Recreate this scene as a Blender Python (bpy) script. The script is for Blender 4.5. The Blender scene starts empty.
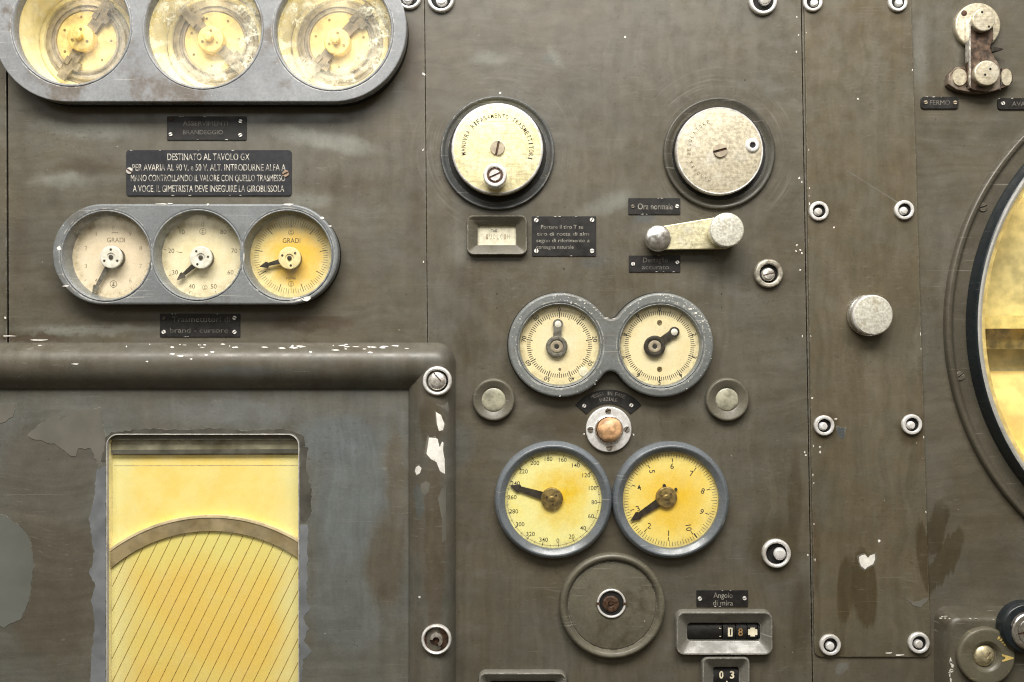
import bpy, bmesh, math, random
from mathutils import Vector, Matrix
rnd = random.Random(7)
S = 0.001                       # one unit of drawing = one millimetre on the panel
D = 950.0                       # camera distance from the panel, mm
PI = math.pi
sc = bpy.context.scene
col = sc.collection
rad = math.radians

# ------------------------------------------------------------------ placing
ABS = {}
def P(px, py, h=0.0):
    """point of the photograph -> (x right, y up) in mm for something standing h mm off the panel"""
    k = (D - h) / D
    return ((px - 512.0) * k, (341.0 - py) * k)
def RR(r, h): return r * (D - h) / D

def finish(bm, name, mats, smooth=35):
    bmesh.ops.recalc_face_normals(bm, faces=bm.faces[:])
    for v in bm.verts: v.co *= S
    me = bpy.data.meshes.new(name)
    bm.to_mesh(me); bm.free()
    for m in (mats if isinstance(mats, (list, tuple)) else [mats]): me.materials.append(m)
    me.polygons.foreach_set('use_smooth', [True] * len(me.polygons))
    me.set_sharp_from_angle(angle=rad(smooth))
    return me

def put(o, parent, at):
    col.objects.link(o)
    ABS[o.name] = Vector(at)
    if parent is None:
        o.location = (at[0] * S, -at[2] * S, at[1] * S)
        o.rotation_euler = (PI / 2, 0, 0)
    else:
        o.parent = parent
        o.location = (Vector(at) - ABS[parent.name]) * S
    return o
def obj(name, bm, mats, parent=None, at=(0, 0, 0), smooth=35):
    return put(bpy.data.objects.new(name, finish(bm, name, mats, smooth)), parent, at)
def tag(o, label, cat, group=None):
    o['label'] = label; o['category'] = cat
    if group: o['group'] = group
    return o
def thing(name, label, cat, at, group=None):
    o = bpy.data.objects.new(name, None)
    o.empty_display_size = 0.01
    put(o, None, at)
    return tag(o, label, cat, group)
def struct(o):
    o['kind'] = 'structure'; return o

# ------------------------------------------------------------------ shapes (mm, x right, y up, h towards the viewer)
def circ(cx, cy, r, n=64, a0=0.0, a1=2 * PI):
    full = abs(a1 - a0 - 2 * PI) < 1e-6
    m = n if full else n + 1
    return [(cx + r * math.cos(a0 + (a1 - a0) * i / n), cy + r * math.sin(a0 + (a1 - a0) * i / n)) for i in range(m)]
def rrect(x0, y0, x1, y1, r, n=6):
    pts = []
    for cx, cy, a in ((x1 - r, y1 - r, 0), (x0 + r, y1 - r, PI / 2), (x0 + r, y0 + r, PI), (x1 - r, y0 + r, 1.5 * PI)):
        pts += [(cx + r * math.cos(a + PI / 2 * i / n), cy + r * math.sin(a + PI / 2 * i / n)) for i in range(n + 1)]
    return pts
def stadium(xl, xr, cy, r, n=40):
    return ([(xr + r * math.cos(-PI / 2 + PI * i / n), cy + r * math.sin(-PI / 2 + PI * i / n)) for i in range(n + 1)] +
            [(xl + r * math.cos(PI / 2 + PI * i / n), cy + r * math.sin(PI / 2 + PI * i / n)) for i in range(n + 1)])
def soften(prof, b=0.5, n=3):
    """round the corners of a lathe profile"""
    out = [prof[0]]
    for i in range(1, len(prof) - 1):
        p, a, c = Vector(prof[i]), Vector(prof[i - 1]), Vector(prof[i + 1])
        u, v = a - p, c - p
        if u.length < 1e-6 or v.length < 1e-6: continue
        ang = u.angle(v)
        if ang > rad(165): out.append(tuple(p)); continue
        d = min(b, u.length * .45, v.length * .45)
        s, e = p + u.normalized() * d, p + v.normalized() * d
        for k in range(n + 1):
            t = k / n
            q = s * (1 - t) ** 2 + p * 2 * t * (1 - t) + e * t * t
            out.append(tuple(q))
    out.append(prof[-1])
    return out
def lathe(bm, prof, cx=0, cy=0, n=64, mi=0, b=0.0, hb=0.0):
    if b: prof = soften(prof, b)
    rings = []
    for r, h in prof:
        if r < 1e-5: rings.append([bm.verts.new((cx, cy, h + hb))])
        else: rings.append([bm.verts.new((cx + r * math.cos(2 * PI * i / n), cy + r * math.sin(2 * PI * i / n), h + hb)) for i in range(n)])
    for A, B in zip(rings, rings[1:]):
        for i in range(n):
            j = (i + 1) % n
            if len(A) == 1 and len(B) == 1: continue
            if len(A) == 1: f = bm.faces.new((A[0], B[j], B[i]))
            elif len(B) == 1: f = bm.faces.new((A[i], A[j], B[0]))
            else: f = bm.faces.new((A[i], A[j], B[j], B[i]))
            f.material_index = mi
    return bm
def loft(bm, loops, mi=0, cap0=False, cap1=False):
    """loops: list of (points2d, h) with equal counts"""
    R = [[bm.verts.new((x, y, h)) for x, y in pts] for pts, h in loops]
    n = len(R[0])
    for A, B in zip(R, R[1:]):
        for i in range(n):
            j = (i + 1) % n
            bm.faces.new((A[i], A[j], B[j], B[i])).material_index = mi
    if cap0: bm.faces.new(R[0]).material_index = mi
    if cap1: bm.faces.new(R[-1]).material_index = mi
    return bm
def prism(bm, pts, h0, h1, mi=0, inset=0.0):
    """straight-sided slab; top edge drawn in by inset (about the centroid)"""
    cx = sum(p[0] for p in pts) / len(pts); cy = sum(p[1] for p in pts) / len(pts)
    top = pts
    if inset:
        top = []
        for x, y in pts:
            d = math.hypot(x - cx, y - cy) or 1
            k = max(0.1, (d - inset) / d); top.append((cx + (x - cx) * k, cy + (y - cy) * k))
    return loft(bm, [(pts, h0), (top, h1)], mi, True, True)
def flat(bm, pts, h, mi=0):
    bm.faces.new([bm.verts.new((x, y, h)) for x, y in pts]).material_index = mi
    return bm
def merge(bm, me, mat4, mi=0):
    t = bmesh.new(); t.from_mesh(me)
    t.transform(mat4)
    vm = [bm.verts.new(v.co) for v in t.verts]
    for f in t.faces:
        try: bm.faces.new([vm[v.index] for v in f.verts]).material_index = mi
        except ValueError: pass
    t.free(); bpy.data.meshes.remove(me)
def plate(bm, outer, holes, h0, h1, bev=0.0, mi=0, res=2):
    """flat plate with holes and softened edges, from a filled curve"""
    cu = bpy.data.curves.new('outline', 'CURVE'); cu.dimensions = '2D'; cu.fill_mode = 'BOTH'
    cu.extrude = (h1 - h0) / 2 - bev; cu.bevel_depth = bev; cu.bevel_resolution = res; cu.offset = -bev
    for pts in [outer] + list(holes):
        sp = cu.splines.new('POLY'); sp.points.add(len(pts) - 1); sp.use_cyclic_u = True
        for q, (x, y) in zip(sp.points, pts): q.co = (x, y, 0, 1)
    o = bpy.data.objects.new('outline', cu)
    me = bpy.data.meshes.new_from_object(o)
    bpy.data.objects.remove(o); bpy.data.curves.remove(cu)
    merge(bm, me, Matrix.Translation((0, 0, (h0 + h1) / 2)), mi)
    return bm
def glyphs(s, bold=0.0):
    cu = bpy.data.curves.new('glyphs', 'FONT'); cu.body = s; cu.align_x = 'CENTER'; cu.size = 1; cu.offset = bold
    cu.resolution_u = 3
    o = bpy.data.objects.new('glyphs', cu)
    me = bpy.data.meshes.new_from_object(o)
    bpy.data.objects.remove(o); bpy.data.curves.remove(cu)
    return me
CAP = None
def text(bm, s, cx, cy, cap, w=None, h=0.0, rot=0.0, mi=0, bold=0.0):
    """lettering centred on cx, cy; cap = capital height, w = width to fit"""
    global CAP
    if CAP is None:
        t = glyphs('H'); CAP = max(v.co.y for v in t.vertices); bpy.data.meshes.remove(t)
    me = glyphs(s, bold)
    if not me.vertices: return bm
    xs = [v.co.x for v in me.vertices]
    k = cap / CAP
    kx = k if w is None else w / (max(xs) - min(xs))
    mx = (max(xs) + min(xs)) / 2
    M = (Matrix.Translation((cx, cy, h)) @ Matrix.Rotation(rot, 4, 'Z') @ Matrix.Diagonal((kx, k, 1, 1))
         @ Matrix.Translation((-mx, -CAP / 2, 0)))
    merge(bm, me, M, mi)
    return bm
def arc_text(bm, s, cx, cy, r, a0, a1, cap, h, mi=0, cw=0.72, bold=0.0):
    """letters standing outwards on an arc, reading clockwise from a0 to a1 (degrees, maths sense)"""
    n = len(s)
    for i, ch in enumerate(s):
        if ch == ' ': continue
        a = rad(a0 + (a1 - a0) * (i + .5) / n)
        wd = None
        text(bm, ch, cx + r * math.cos(a), cy + r * math.sin(a), cap, cap * (0.28 if ch == 'I' else cw), h, a - PI / 2, mi, bold)
    return bm
def tick(bm, cx, cy, a, r0, r1, w, h, mi=0):
    """radial mark; a = degrees clockwise from the top"""
    t = rad(90 - a); dx, dy = math.cos(t), math.sin(t); nx, ny = -dy * w / 2, dx * w / 2
    return flat(bm, [(cx + dx * r0 + nx, cy + dy * r0 + ny), (cx + dx * r0 - nx, cy + dy * r0 - ny),
                     (cx + dx * r1 - nx, cy + dy * r1 - ny), (cx + dx * r1 + nx, cy + dy * r1 + ny)], h, mi)
def bar(bm, p, q, w, h0, h1, mi=0, w2=None):
    a, b = Vector(p), Vector(q); d = (b - a).normalized(); n = Vector((-d.y, d.x))
    w2 = w if w2 is None else w2
    return prism(bm, [tuple(a + n * w / 2), tuple(a - n * w / 2), tuple(b - n * w2 / 2), tuple(b + n * w2 / 2)], h0, h1, mi)
def dome(bm, cx, cy, r, h0, ht, n=20, mi=0, k=5):
    return lathe(bm, [(r, h0)] + [(r * math.cos(PI / 2 * i / k), h0 + ht * math.sin(PI / 2 * i / k)) for i in range(k)] + [(0, h0 + ht)], cx, cy, n, mi)
def slot_head(bm, cx, cy, r, h0, ht, ang=30, mi=0, dark=1, gap=None):
    """slotted screw head: two raised half discs over a dark floor"""
    g = (gap or r * .3) / 2
    lathe(bm, [(r * .98, h0), (r * .98, h0 + ht * .4), (0, h0 + ht * .4)], cx, cy, 24, dark)
    for sg in (0, PI):
        a = math.asin(g / r); pts = circ(0, 0, r, 18, a, PI - a)
        R = rad(ang) + sg
        q = [(cx + x * math.cos(R) - y * math.sin(R), cy + x * math.sin(R) + y * math.cos(R)) for x, y in pts]
        prism(bm, q, h0, h0 + ht, mi, inset=min(.5, r * .12))
    return bm
def blob(cx, cy, rx, ry, n=14, jag=.25, seed=0, rot=0):
    rr = random.Random(seed); out = []
    for i in range(n):
        a = 2 * PI * i / n; k = 1 + rr.uniform(-jag, jag)
        x, y = rx * k * math.cos(a), ry * k * math.sin(a)
        out.append((cx + x * math.cos(rot) - y * math.sin(rot), cy + x * math.sin(rot) + y * math.cos(rot)))
    return out

# ------------------------------------------------------------------ materials
class NT:
    def __init__(s, name):
        s.m = bpy.data.materials.new(name); s.m.use_nodes = True
        s.t = s.m.node_tree; s.b = s.t.nodes['Principled BSDF']; s.out = s.t.nodes['Material Output']
    def n(s, typ, **kw):
        x = s.t.nodes.new(typ)
        for k, v in kw.items(): setattr(x, k, v)
        return x
    def l(s, a, b): s.t.links.new(a, b)
    def co(s): 
        if not hasattr(s, '_co'): s._co = s.n('ShaderNodeTexCoord').outputs['Object']
        return s._co
    def cor(s):
        if not hasattr(s, '_cor'):
            oi = s.n('ShaderNodeObjectInfo'); m = s.n('ShaderNodeVectorMath', operation='SCALE'); m.inputs[0].default_value = (3.1, 2.3, 1.7); s.l(oi.outputs['Random'], m.inputs['Scale'])
            z = s.n('ShaderNodeVectorMath', operation='ADD'); s.l(s.co(), z.inputs[0]); s.l(m.outputs[0], z.inputs[1]); s._cor = z.outputs[0]
        return s._cor
    def map(s, vec, loc=(0, 0, 0), rot=(0, 0, 0), scale=(1, 1, 1), typ='POINT'):
        x = s.n('ShaderNodeMapping', vector_type=typ); s.l(vec, x.inputs['Vector'])
        x.inputs['Location'].default_value = loc; x.inputs['Rotation'].default_value = rot; x.inputs['Scale'].default_value = scale
        return x.outputs[0]
    def noise(s, vec, scale, detail=3, rough=.55, out='Fac', dist=0):
        x = s.n('ShaderNodeTexNoise'); s.l(vec, x.inputs['Vector'])
        x.inputs['Scale'].default_value = scale; x.inputs['Detail'].default_value = detail; x.inputs['Roughness'].default_value = rough
        x.inputs['Distortion'].default_value = dist
        return x.outputs[out]
    def voro(s, vec, scale, feature='F1', out='Distance', rnd_=1):
        x = s.n('ShaderNodeTexVoronoi', feature=feature); s.l(vec, x.inputs['Vector'])
        x.inputs['Scale'].default_value = scale; x.inputs['Randomness'].default_value = rnd_
        return x.outputs[out]
    def rng(s, v, a, b, c=0., d=1., smooth=True):
        x = s.n('ShaderNodeMapRange'); x.interpolation_type = 'SMOOTHSTEP' if smooth else 'LINEAR'
        s.l(v, x.inputs[0])
        for i, q in enumerate((a, b, c, d)): x.inputs[i + 1].default_value = q
        return x.outputs[0]
    def math(s, op, a, b=None, c=None):
        x = s.n('ShaderNodeMath', operation=op)
        for i, q in enumerate((a, b, c)):
            if q is None: continue
            if isinstance(q, (int, float)): x.inputs[i].default_value = q
            else: s.l(q, x.inputs[i])
        return x.outputs[0]
    def mix(s, f, a, b, blend='MIX'):
        x = s.n('ShaderNodeMix', data_type='RGBA', blend_type=blend)
        for sock, q in ((x.inputs[0], f), (x.inputs[6], a), (x.inputs[7], b)):
            if isinstance(q, (int, float)): sock.default_value = q
            elif isinstance(q, tuple): sock.default_value = (*q, 1)
            else: s.l(q, sock)
        return x.outputs[2]
    def vadd(s, a, b, scale):
        x = s.n('ShaderNodeVectorMath', operation='SUBTRACT'); s.l(b, x.inputs[0]); x.inputs[1].default_value = (.5, .5, .5)
        y = s.n('ShaderNodeVectorMath', operation='MULTIPLY'); s.l(x.outputs[0], y.inputs[0]); y.inputs[1].default_value = scale
        z = s.n('ShaderNodeVectorMath', operation='ADD'); s.l(a, z.inputs[0]); s.l(y.outputs[0], z.inputs[1])
        return z.outputs[0]
    def vlen(s, a):
        x = s.n('ShaderNodeVectorMath', operation='LENGTH'); s.l(a, x.inputs[0]); return x.outputs['Value']
    def flatz(s, a):
        x = s.n('ShaderNodeVectorMath', operation='MULTIPLY'); s.l(a, x.inputs[0]); x.inputs[1].default_value = (1, 1, 0); return x.outputs[0]
    def set(s, k, v):
        i = s.b.inputs[k]
        if isinstance(v, (int, float)): i.default_value = v
        elif isinstance(v, tuple): i.default_value = (*v, 1)
        else: s.l(v, i)
    def bump(s, v, strength, dist=.0004, prev=None):
        x = s.n('ShaderNodeBump'); s.l(v, x.inputs['Height']); x.inputs['Strength'].default_value = strength; x.inputs['Distance'].default_value = dist
        if prev is not None: s.l(prev, x.inputs['Normal'])
        s.l(x.outputs[0], s.b.inputs['Normal']); return x.outputs[0]
    def edge(s, radius=.0012, lo=.02, hi=.12):
        """worn rims: where the rounded normal turns away from the true one"""
        bv = s.n('ShaderNodeBevel', samples=4); bv.inputs['Radius'].default_value = radius
        g = s.n('ShaderNodeNewGeometry')
        d = s.n('ShaderNodeVectorMath', operation='DOT_PRODUCT'); s.l(bv.outputs[0], d.inputs[0]); s.l(g.outputs['Normal'], d.inputs[1])
        return s.rng(s.math('SUBTRACT', 1.0, d.outputs['Value']), lo, hi)

def simple(name, c, rough=.5, metal=0., var=.12, scale=300, bump=.06, spec=.5, tint=None):
    N = NT(name); v = N.cor()
    f = N.noise(v, scale, 4)
    dark = tuple(x * (1 - 2.2 * var) for x in c); lite = tuple(min(1, x * (1 + 1.6 * var)) for x in c)
    cc = N.mix(N.rng(f, .3, .7), dark, lite)
    if tint:
        cc = N.mix(N.math('MULTIPLY', N.rng(N.noise(v, scale * .22, 3), .48, .7), tint[1]), cc, tint[0])
    N.set('Base Color', cc)
    N.set('Roughness', N.rng(N.noise(v, scale * .5, 3), .3, .7, max(.04, rough - .1), min(1, rough + .12)))
    N.set('Metallic', float(metal)); N.set('Specular IOR Level', spec)
    if bump: N.bump(f, bump, .0003)
    return N.m

def paint(name, patches=(), A=(.160, .144, .109), B=(.182, .169, .136), light=(.235, .232, .205), lightamt=.45, brown=(.098, .077, .046), wear=True, rough=.35, org=(0, 0), dim=(.595, .588, .578), swirl=(), vert=False):
    """old hand-brushed grey-brown paint: drifting tone, brush marks, touch-ups with their own outline, dots, scratches"""
    N = NT(name); v = N.co()
    big = N.noise(v, 7, 4, .6)
    c = N.mix(N.rng(big, .36, .64), A, B)
    hue = N.noise(N.map(v, loc=(.5, .5, 0)), 13, 5, .65)
    c = N.mix(1.0, c, N.mix(N.rng(hue, .36, .64), (1.045, 1.0, .93), (.965, 1.0, 1.02)), 'MULTIPLY')
    # broad pale rubbed clouds, drawn out sideways
    cl = N.noise(N.map(v, scale=(11, 4, 4) if vert else (4, 11, 4)), 2.6, 5, .62)
    c = N.mix(N.math('MULTIPLY', N.rng(cl, .50, .74), lightamt), c, light)
    bw = N.noise(N.map(v, loc=(.3, .1, 0), scale=(6, 5, 4)), 2.2, 5, .6)
    c = N.mix(N.math('MULTIPLY', N.rng(bw, .56, .74), .35), c, brown)
    warp = N.noise(v, 55, 4, .65, out='Color')
    vw = N.vadd(v, warp, (.016, .016, 0))
    warp2 = N.noise(N.map(v, scale=(150, 12, 1)), 1, 4, .7, out='Color')
    vb = N.vadd(v, warp2, (.004, .034, 0))
    for (px, py, rx, ry, rot, colr, amt, soft, br) in patches:
        x, y = P(px, py, 0); x -= org[0]; y -= org[1]
        d = N.vlen(N.flatz(N.map(vb if br else vw, loc=(x * S, y * S, 0), rot=(0, 0, rad(rot)), scale=(rx * S, ry * S, 1), typ='TEXTURE')))
        c = N.mix(N.rng(d, 1 - soft, 1.0, amt, 0.), c, colr)
    # brush marks along and across
    wob = N.vadd(v, N.noise(v, 16, 3, .5, out='Color'), (.03, .03, 0))
    s1 = N.noise(N.map(wob, scale=(5, 120, 40)), 1, 5, .62)
    s2 = N.noise(N.map(wob, scale=(110, 4, 40)), 1, 5, .62)
    which = N.rng(N.noise(N.map(v, loc=(.9, .2, 0)), 3.2, 1), *((.18, .30) if vert else (.46, .54)))
    st = N.math('ADD', N.math('MULTIPLY', s1, N.math('SUBTRACT', 1.0, which)), N.math('MULTIPLY', s2, which))
    c = N.mix(1.0, c, N.mix(N.rng(st, .3, .7), (.89, .885, .87), (1.09, 1.09, 1.10)), 'MULTIPLY')
    fine = N.noise(v, 420, 2, .5)
    c = N.mix(1.0, c, N.mix(N.rng(fine, .28, .72), (.955, .955, .955), (1.04, 1.04, 1.04)), 'MULTIPLY')
    mid = N.noise(v, 38, 6, .68)
    c = N.mix(1.0, c, N.mix(N.rng(mid, .3, .7), (.90, .895, .88), (1.09, 1.09, 1.09)), 'MULTIPLY')
    sck = N.math('MULTIPLY', N.rng(N.noise(N.map(wob, loc=(.7, .3, 0), scale=(190, 260, 1)), 1, 5, .75), .56, .66), N.rng(N.noise(N.map(v, loc=(.25, .6, 0)), 11, 3), .47, .60))
    c = N.mix(N.math("MULTIPLY", sck, .5), c, (.075, .062, .042))
    scl = N.math('MULTIPLY', N.rng(N.noise(N.map(wob, loc=(.1, .8, 0), rot=(0, 0, .5), scale=(60, 420, 1)), 1, 5, .7), .57, .68), N.rng(N.noise(N.map(v, loc=(.85, .1, 0)), 10, 3), .47, .60))
    c = N.mix(N.math("MULTIPLY", scl, .26), c, (.40, .39, .345))
    # scratches in several directions, dark pinholes and pale nicks
    for i, (a, amt, cc, th) in enumerate(((28, .4, (.33, .32, .29), .70), (-52, .45, (.30, .29, .26), .71), (78, .4, (.06, .05, .035), .72), (8, .35, (.07, .06, .04), .71))):
        k = N.noise(N.map(v, loc=(i * .37, i * .2, 0), rot=(0, 0, rad(a)), scale=(9, 900, 10)), 1, 2, .5)
        reg = N.rng(N.noise(v, 12 + i * 3, 2), .5, .62)
        c = N.mix(N.math('MULTIPLY', N.math('MULTIPLY', N.rng(k, th - .04, th + .02), reg), amt), c, cc)
    dots = N.rng(N.voro(v, 95), .05, .085, 1, 0)
    dk = N.rng(N.noise(v, 30, 2), .55, .62)
    c = N.mix(N.math('MULTIPLY', N.math('MULTIPLY', dots, dk), .75), c, (.045, .035, .022))
    nick = N.rng(N.voro(N.map(v, loc=(.5, .2, 0)), 70), .035, .055, 1, 0)
    c = N.mix(N.math('MULTIPLY', N.math('MULTIPLY', nick, N.rng(N.noise(v, 22, 2), .60, .66)), .8), c, (.55, .53, .47))
    if wear:
        e = N.math('MULTIPLY', N.edge(.0014, .015, .1), N.rng(N.noise(v, 160, 4, .7), .46, .62))
        c = N.mix(N.math('MULTIPLY', e, .8), c, (.5, .48, .42))
    # rubbed rings where the hand discs have been turned
    for (px, py, r0, r1, amt) in swirl:
        x, y = P(px, py, 0); x -= org[0]; y -= org[1]
        sub = N.flatz(N.map(v, loc=(-x * S, -y * S, 0)))
        ln = N.vlen(sub); sx_ = N.n('ShaderNodeSeparateXYZ'); N.l(sub, sx_.inputs[0])
        an = N.math('ARCTAN2', sx_.outputs[1], sx_.outputs[0])
        cb = N.n('ShaderNodeCombineXYZ'); N.l(N.math('MULTIPLY', ln, 420.0), cb.inputs[0]); N.l(N.math('MULTIPLY', an, 1.1), cb.inputs[1])
        k = N.noise(cb.outputs[0], 1, 4, .6)
        rg = N.math('MULTIPLY', N.rng(ln, r0 * S, (r0 + 6) * S), N.rng(ln, (r0 + 8) * S, r1 * S, 1, 0))
        rg = N.math('MULTIPLY', rg, N.rng(N.noise(v, 18, 3), .42, .58))
        c = N.mix(N.math('MULTIPLY', N.math('MULTIPLY', N.rng(k, .50, .68), rg), amt), c, (.40, .39, .34))
        c = N.mix(N.math('MULTIPLY', N.math('MULTIPLY', N.rng(k, .46, .34), rg), amt), c, (.10, .085, .06))
    c = N.mix(1.0, c, dim, 'MULTIPLY')
    N.set('Base Color', c)
    N.set('Roughness', N.rng(N.noise(v, 60, 4), .3, .7, rough - .09, rough + .12))
    b = N.bump(st, .12, .0003)
    b = N.bump(mid, .14, .0009, b)
    N.bump(fine, .04, .0002, b)
    return N.m

def cast(name, c, chip=(.62, .60, .55), grime=(.10, .085, .06), amt=.55, edge=.9, rough=.4, gs=24, gt=(.53, .72)):
    """smooth grey enamel on castings, chipped to bright at the rims, browned in places"""
    N = NT(name); v = N.cor()
    c1 = N.mix(N.rng(N.noise(v, 18, 5, .6), .3, .7), tuple(x * .84 for x in c), tuple(x * 1.14 for x in c))
    c1 = N.mix(N.math('MULTIPLY', N.rng(N.noise(N.map(v, loc=(.13, .4, 0)), gs, 5, .65), *gt), amt), c1, grime)
    c1 = N.mix(1.0, c1, N.mix(N.rng(N.noise(v, 480, 3), .3, .7), (.9, .9, .9), (1.1, 1.1, 1.1)), 'MULTIPLY')
    e = N.math('MULTIPLY', N.edge(.0013, .012, .10), N.rng(N.noise(v, 140, 5, .75), .44, .60))
    c1 = N.mix(N.math('MULTIPLY', e, edge), c1, chip)
    nk = N.math('MULTIPLY', N.rng(N.voro(v, 120), .05, .09, 1, 0), N.rng(N.noise(v, 40, 2), .58, .66))
    c1 = N.mix(N.math('MULTIPLY', nk, .8), c1, chip)
    sc_ = N.noise(N.map(v, rot=(0, 0, .5), scale=(20, 700, 20)), 1, 2)
    c1 = N.mix(N.math('MULTIPLY', N.rng(sc_, .66, .74), .35), c1, chip)
    N.set('Base Color', c1)
    N.set('Roughness', N.rng(N.noise(v, 90, 4), .3, .7, rough - .1, rough + .12))
    N.bump(N.noise(v, 240, 4), .10, .0003)
    return N.m

def face(name, c0, c1, c2, r, off=(0, 0), stain=None, w1=(.25, .75), edge=(.45, .38, .22)):
    """aged paper/enamel dial: yellowed in a ragged cloud round the hub, foxed rim"""
    N = NT(name); v = N.co()
    d = N.vlen(N.flatz(N.map(N.vadd(v, N.noise(v, 42, 6, .7, out='Color'), (.045, .045, 0)), loc=(off[0] * S, off[1] * S, 0), scale=(r * S, r * S, 1), typ='TEXTURE')))
    c = N.mix(N.rng(d, *w1), c1, c0)
    c = N.mix(N.math('MULTIPLY', N.rng(N.noise(v, 60, 5, .65), .45, .72), .65), c, c2)
    d2 = N.vlen(N.flatz(N.map(v, scale=(r * S, r * S, 1), typ='TEXTURE')))
    rim = N.math('MULTIPLY', N.rng(d2, .80, 1.0), N.rng(N.noise(v, 130, 4, .65), .36, .62))
    c = N.mix(N.math('MULTIPLY', rim, .55), c, edge)
    if stain: c = N.mix(N.math('MULTIPLY', N.rng(N.noise(N.map(v, loc=(.07, .02, 0)), 38, 5, .6), .55, .72), stain[1]), c, stain[0])
    c = N.mix(N.math('MULTIPLY', N.math('MULTIPLY', N.rng(N.voro(v, 210), .06, .11, 1, 0), N.rng(N.noise(v, 70, 2), .58, .66)), .6), c, (.22, .14, .05))
    c = N.mix(1.0, c, N.mix(N.rng(N.noise(v, 600, 2), .3, .7), (.95, .95, .94), (1.04, 1.04, 1.04)), 'MULTIPLY')
    N.set('Base Color', c); N.set('Roughness', .6); N.set('Specular IOR Level', .3)
    return N.m

def glass(name, haze=0.0, hazecol=(.75, .74, .62), crackle=None, base=.012):
    N = NT(name); v = N.co()
    N.t.nodes.remove(N.b)
    tr = N.n('ShaderNodeBsdfTransparent'); tr.inputs[0].default_value = (.97, .975, .96, 1)
    gl = N.n('ShaderNodeBsdfGlossy'); gl.inputs['Roughness'].default_value = .03; gl.inputs[0].default_value = (1, 1, 1, 1)
    lw_ = N.n('ShaderNodeLayerWeight'); lw_.inputs[0].default_value = .5
    lw = N.math('ADD', N.math('MULTIPLY', N.math('POWER', lw_.outputs['Facing'], 5.0), .9), .04)
    mx = N.n('ShaderNodeMixShader'); N.l(lw, mx.inputs[0]); N.l(tr.outputs[0], mx.inputs[1]); N.l(gl.outputs[0], mx.inputs[2])
    df = N.n('ShaderNodeBsdfDiffuse'); df.inputs[0].default_value = (*hazecol, 1)
    f = N.math('ADD', N.math('MULTIPLY', N.rng(N.noise(v, 40, 5, .65), .40, .75), haze), base)
    f = N.math('ADD', f, N.math('MULTIPLY', N.math('MULTIPLY', N.rng(N.voro(v, 260), .05, .10, 1, 0), N.rng(N.noise(v, 60, 2), .55, .65)), .35))
    if crackle:
        r, amt, s0 = crackle
        d = N.vlen(N.flatz(N.map(v, scale=(r * S, r * S, 1), typ='TEXTURE')))
        vw = N.vadd(v, N.noise(v, 70, 5, .7, out='Color'), (.022, .022, 0))
        lines = N.math('MULTIPLY', N.rng(N.voro(vw, s0 * 2.2, 'DISTANCE_TO_EDGE'), .0, .16, 1, 0), N.rng(N.noise(N.map(v, loc=(.2, .9, 0)), 60, 4, .6), .46, .6))
        cloud = N.rng(N.noise(N.map(v, loc=(.4, .3, 0)), 42, 5, .65), .46, .60)
        reg = N.rng(N.math('ADD', d, N.math('MULTIPLY', N.noise(v, 30, 3), .5)), .72, 1.05)
        k = N.math('MULTIPLY', N.math('MULTIPLY', N.math('MAXIMUM', lines, N.math('MULTIPLY', cloud, .55)), reg), amt)
        f = N.math('MINIMUM', N.math('ADD', f, k), .92)
    m2 = N.n('ShaderNodeMixShader'); N.l(f, m2.inputs[0]); N.l(mx.outputs[0], m2.inputs[1]); N.l(df.outputs[0], m2.inputs[2])
    N.l(m2.outputs[0], N.out.inputs[0])
    return N.m

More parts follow.
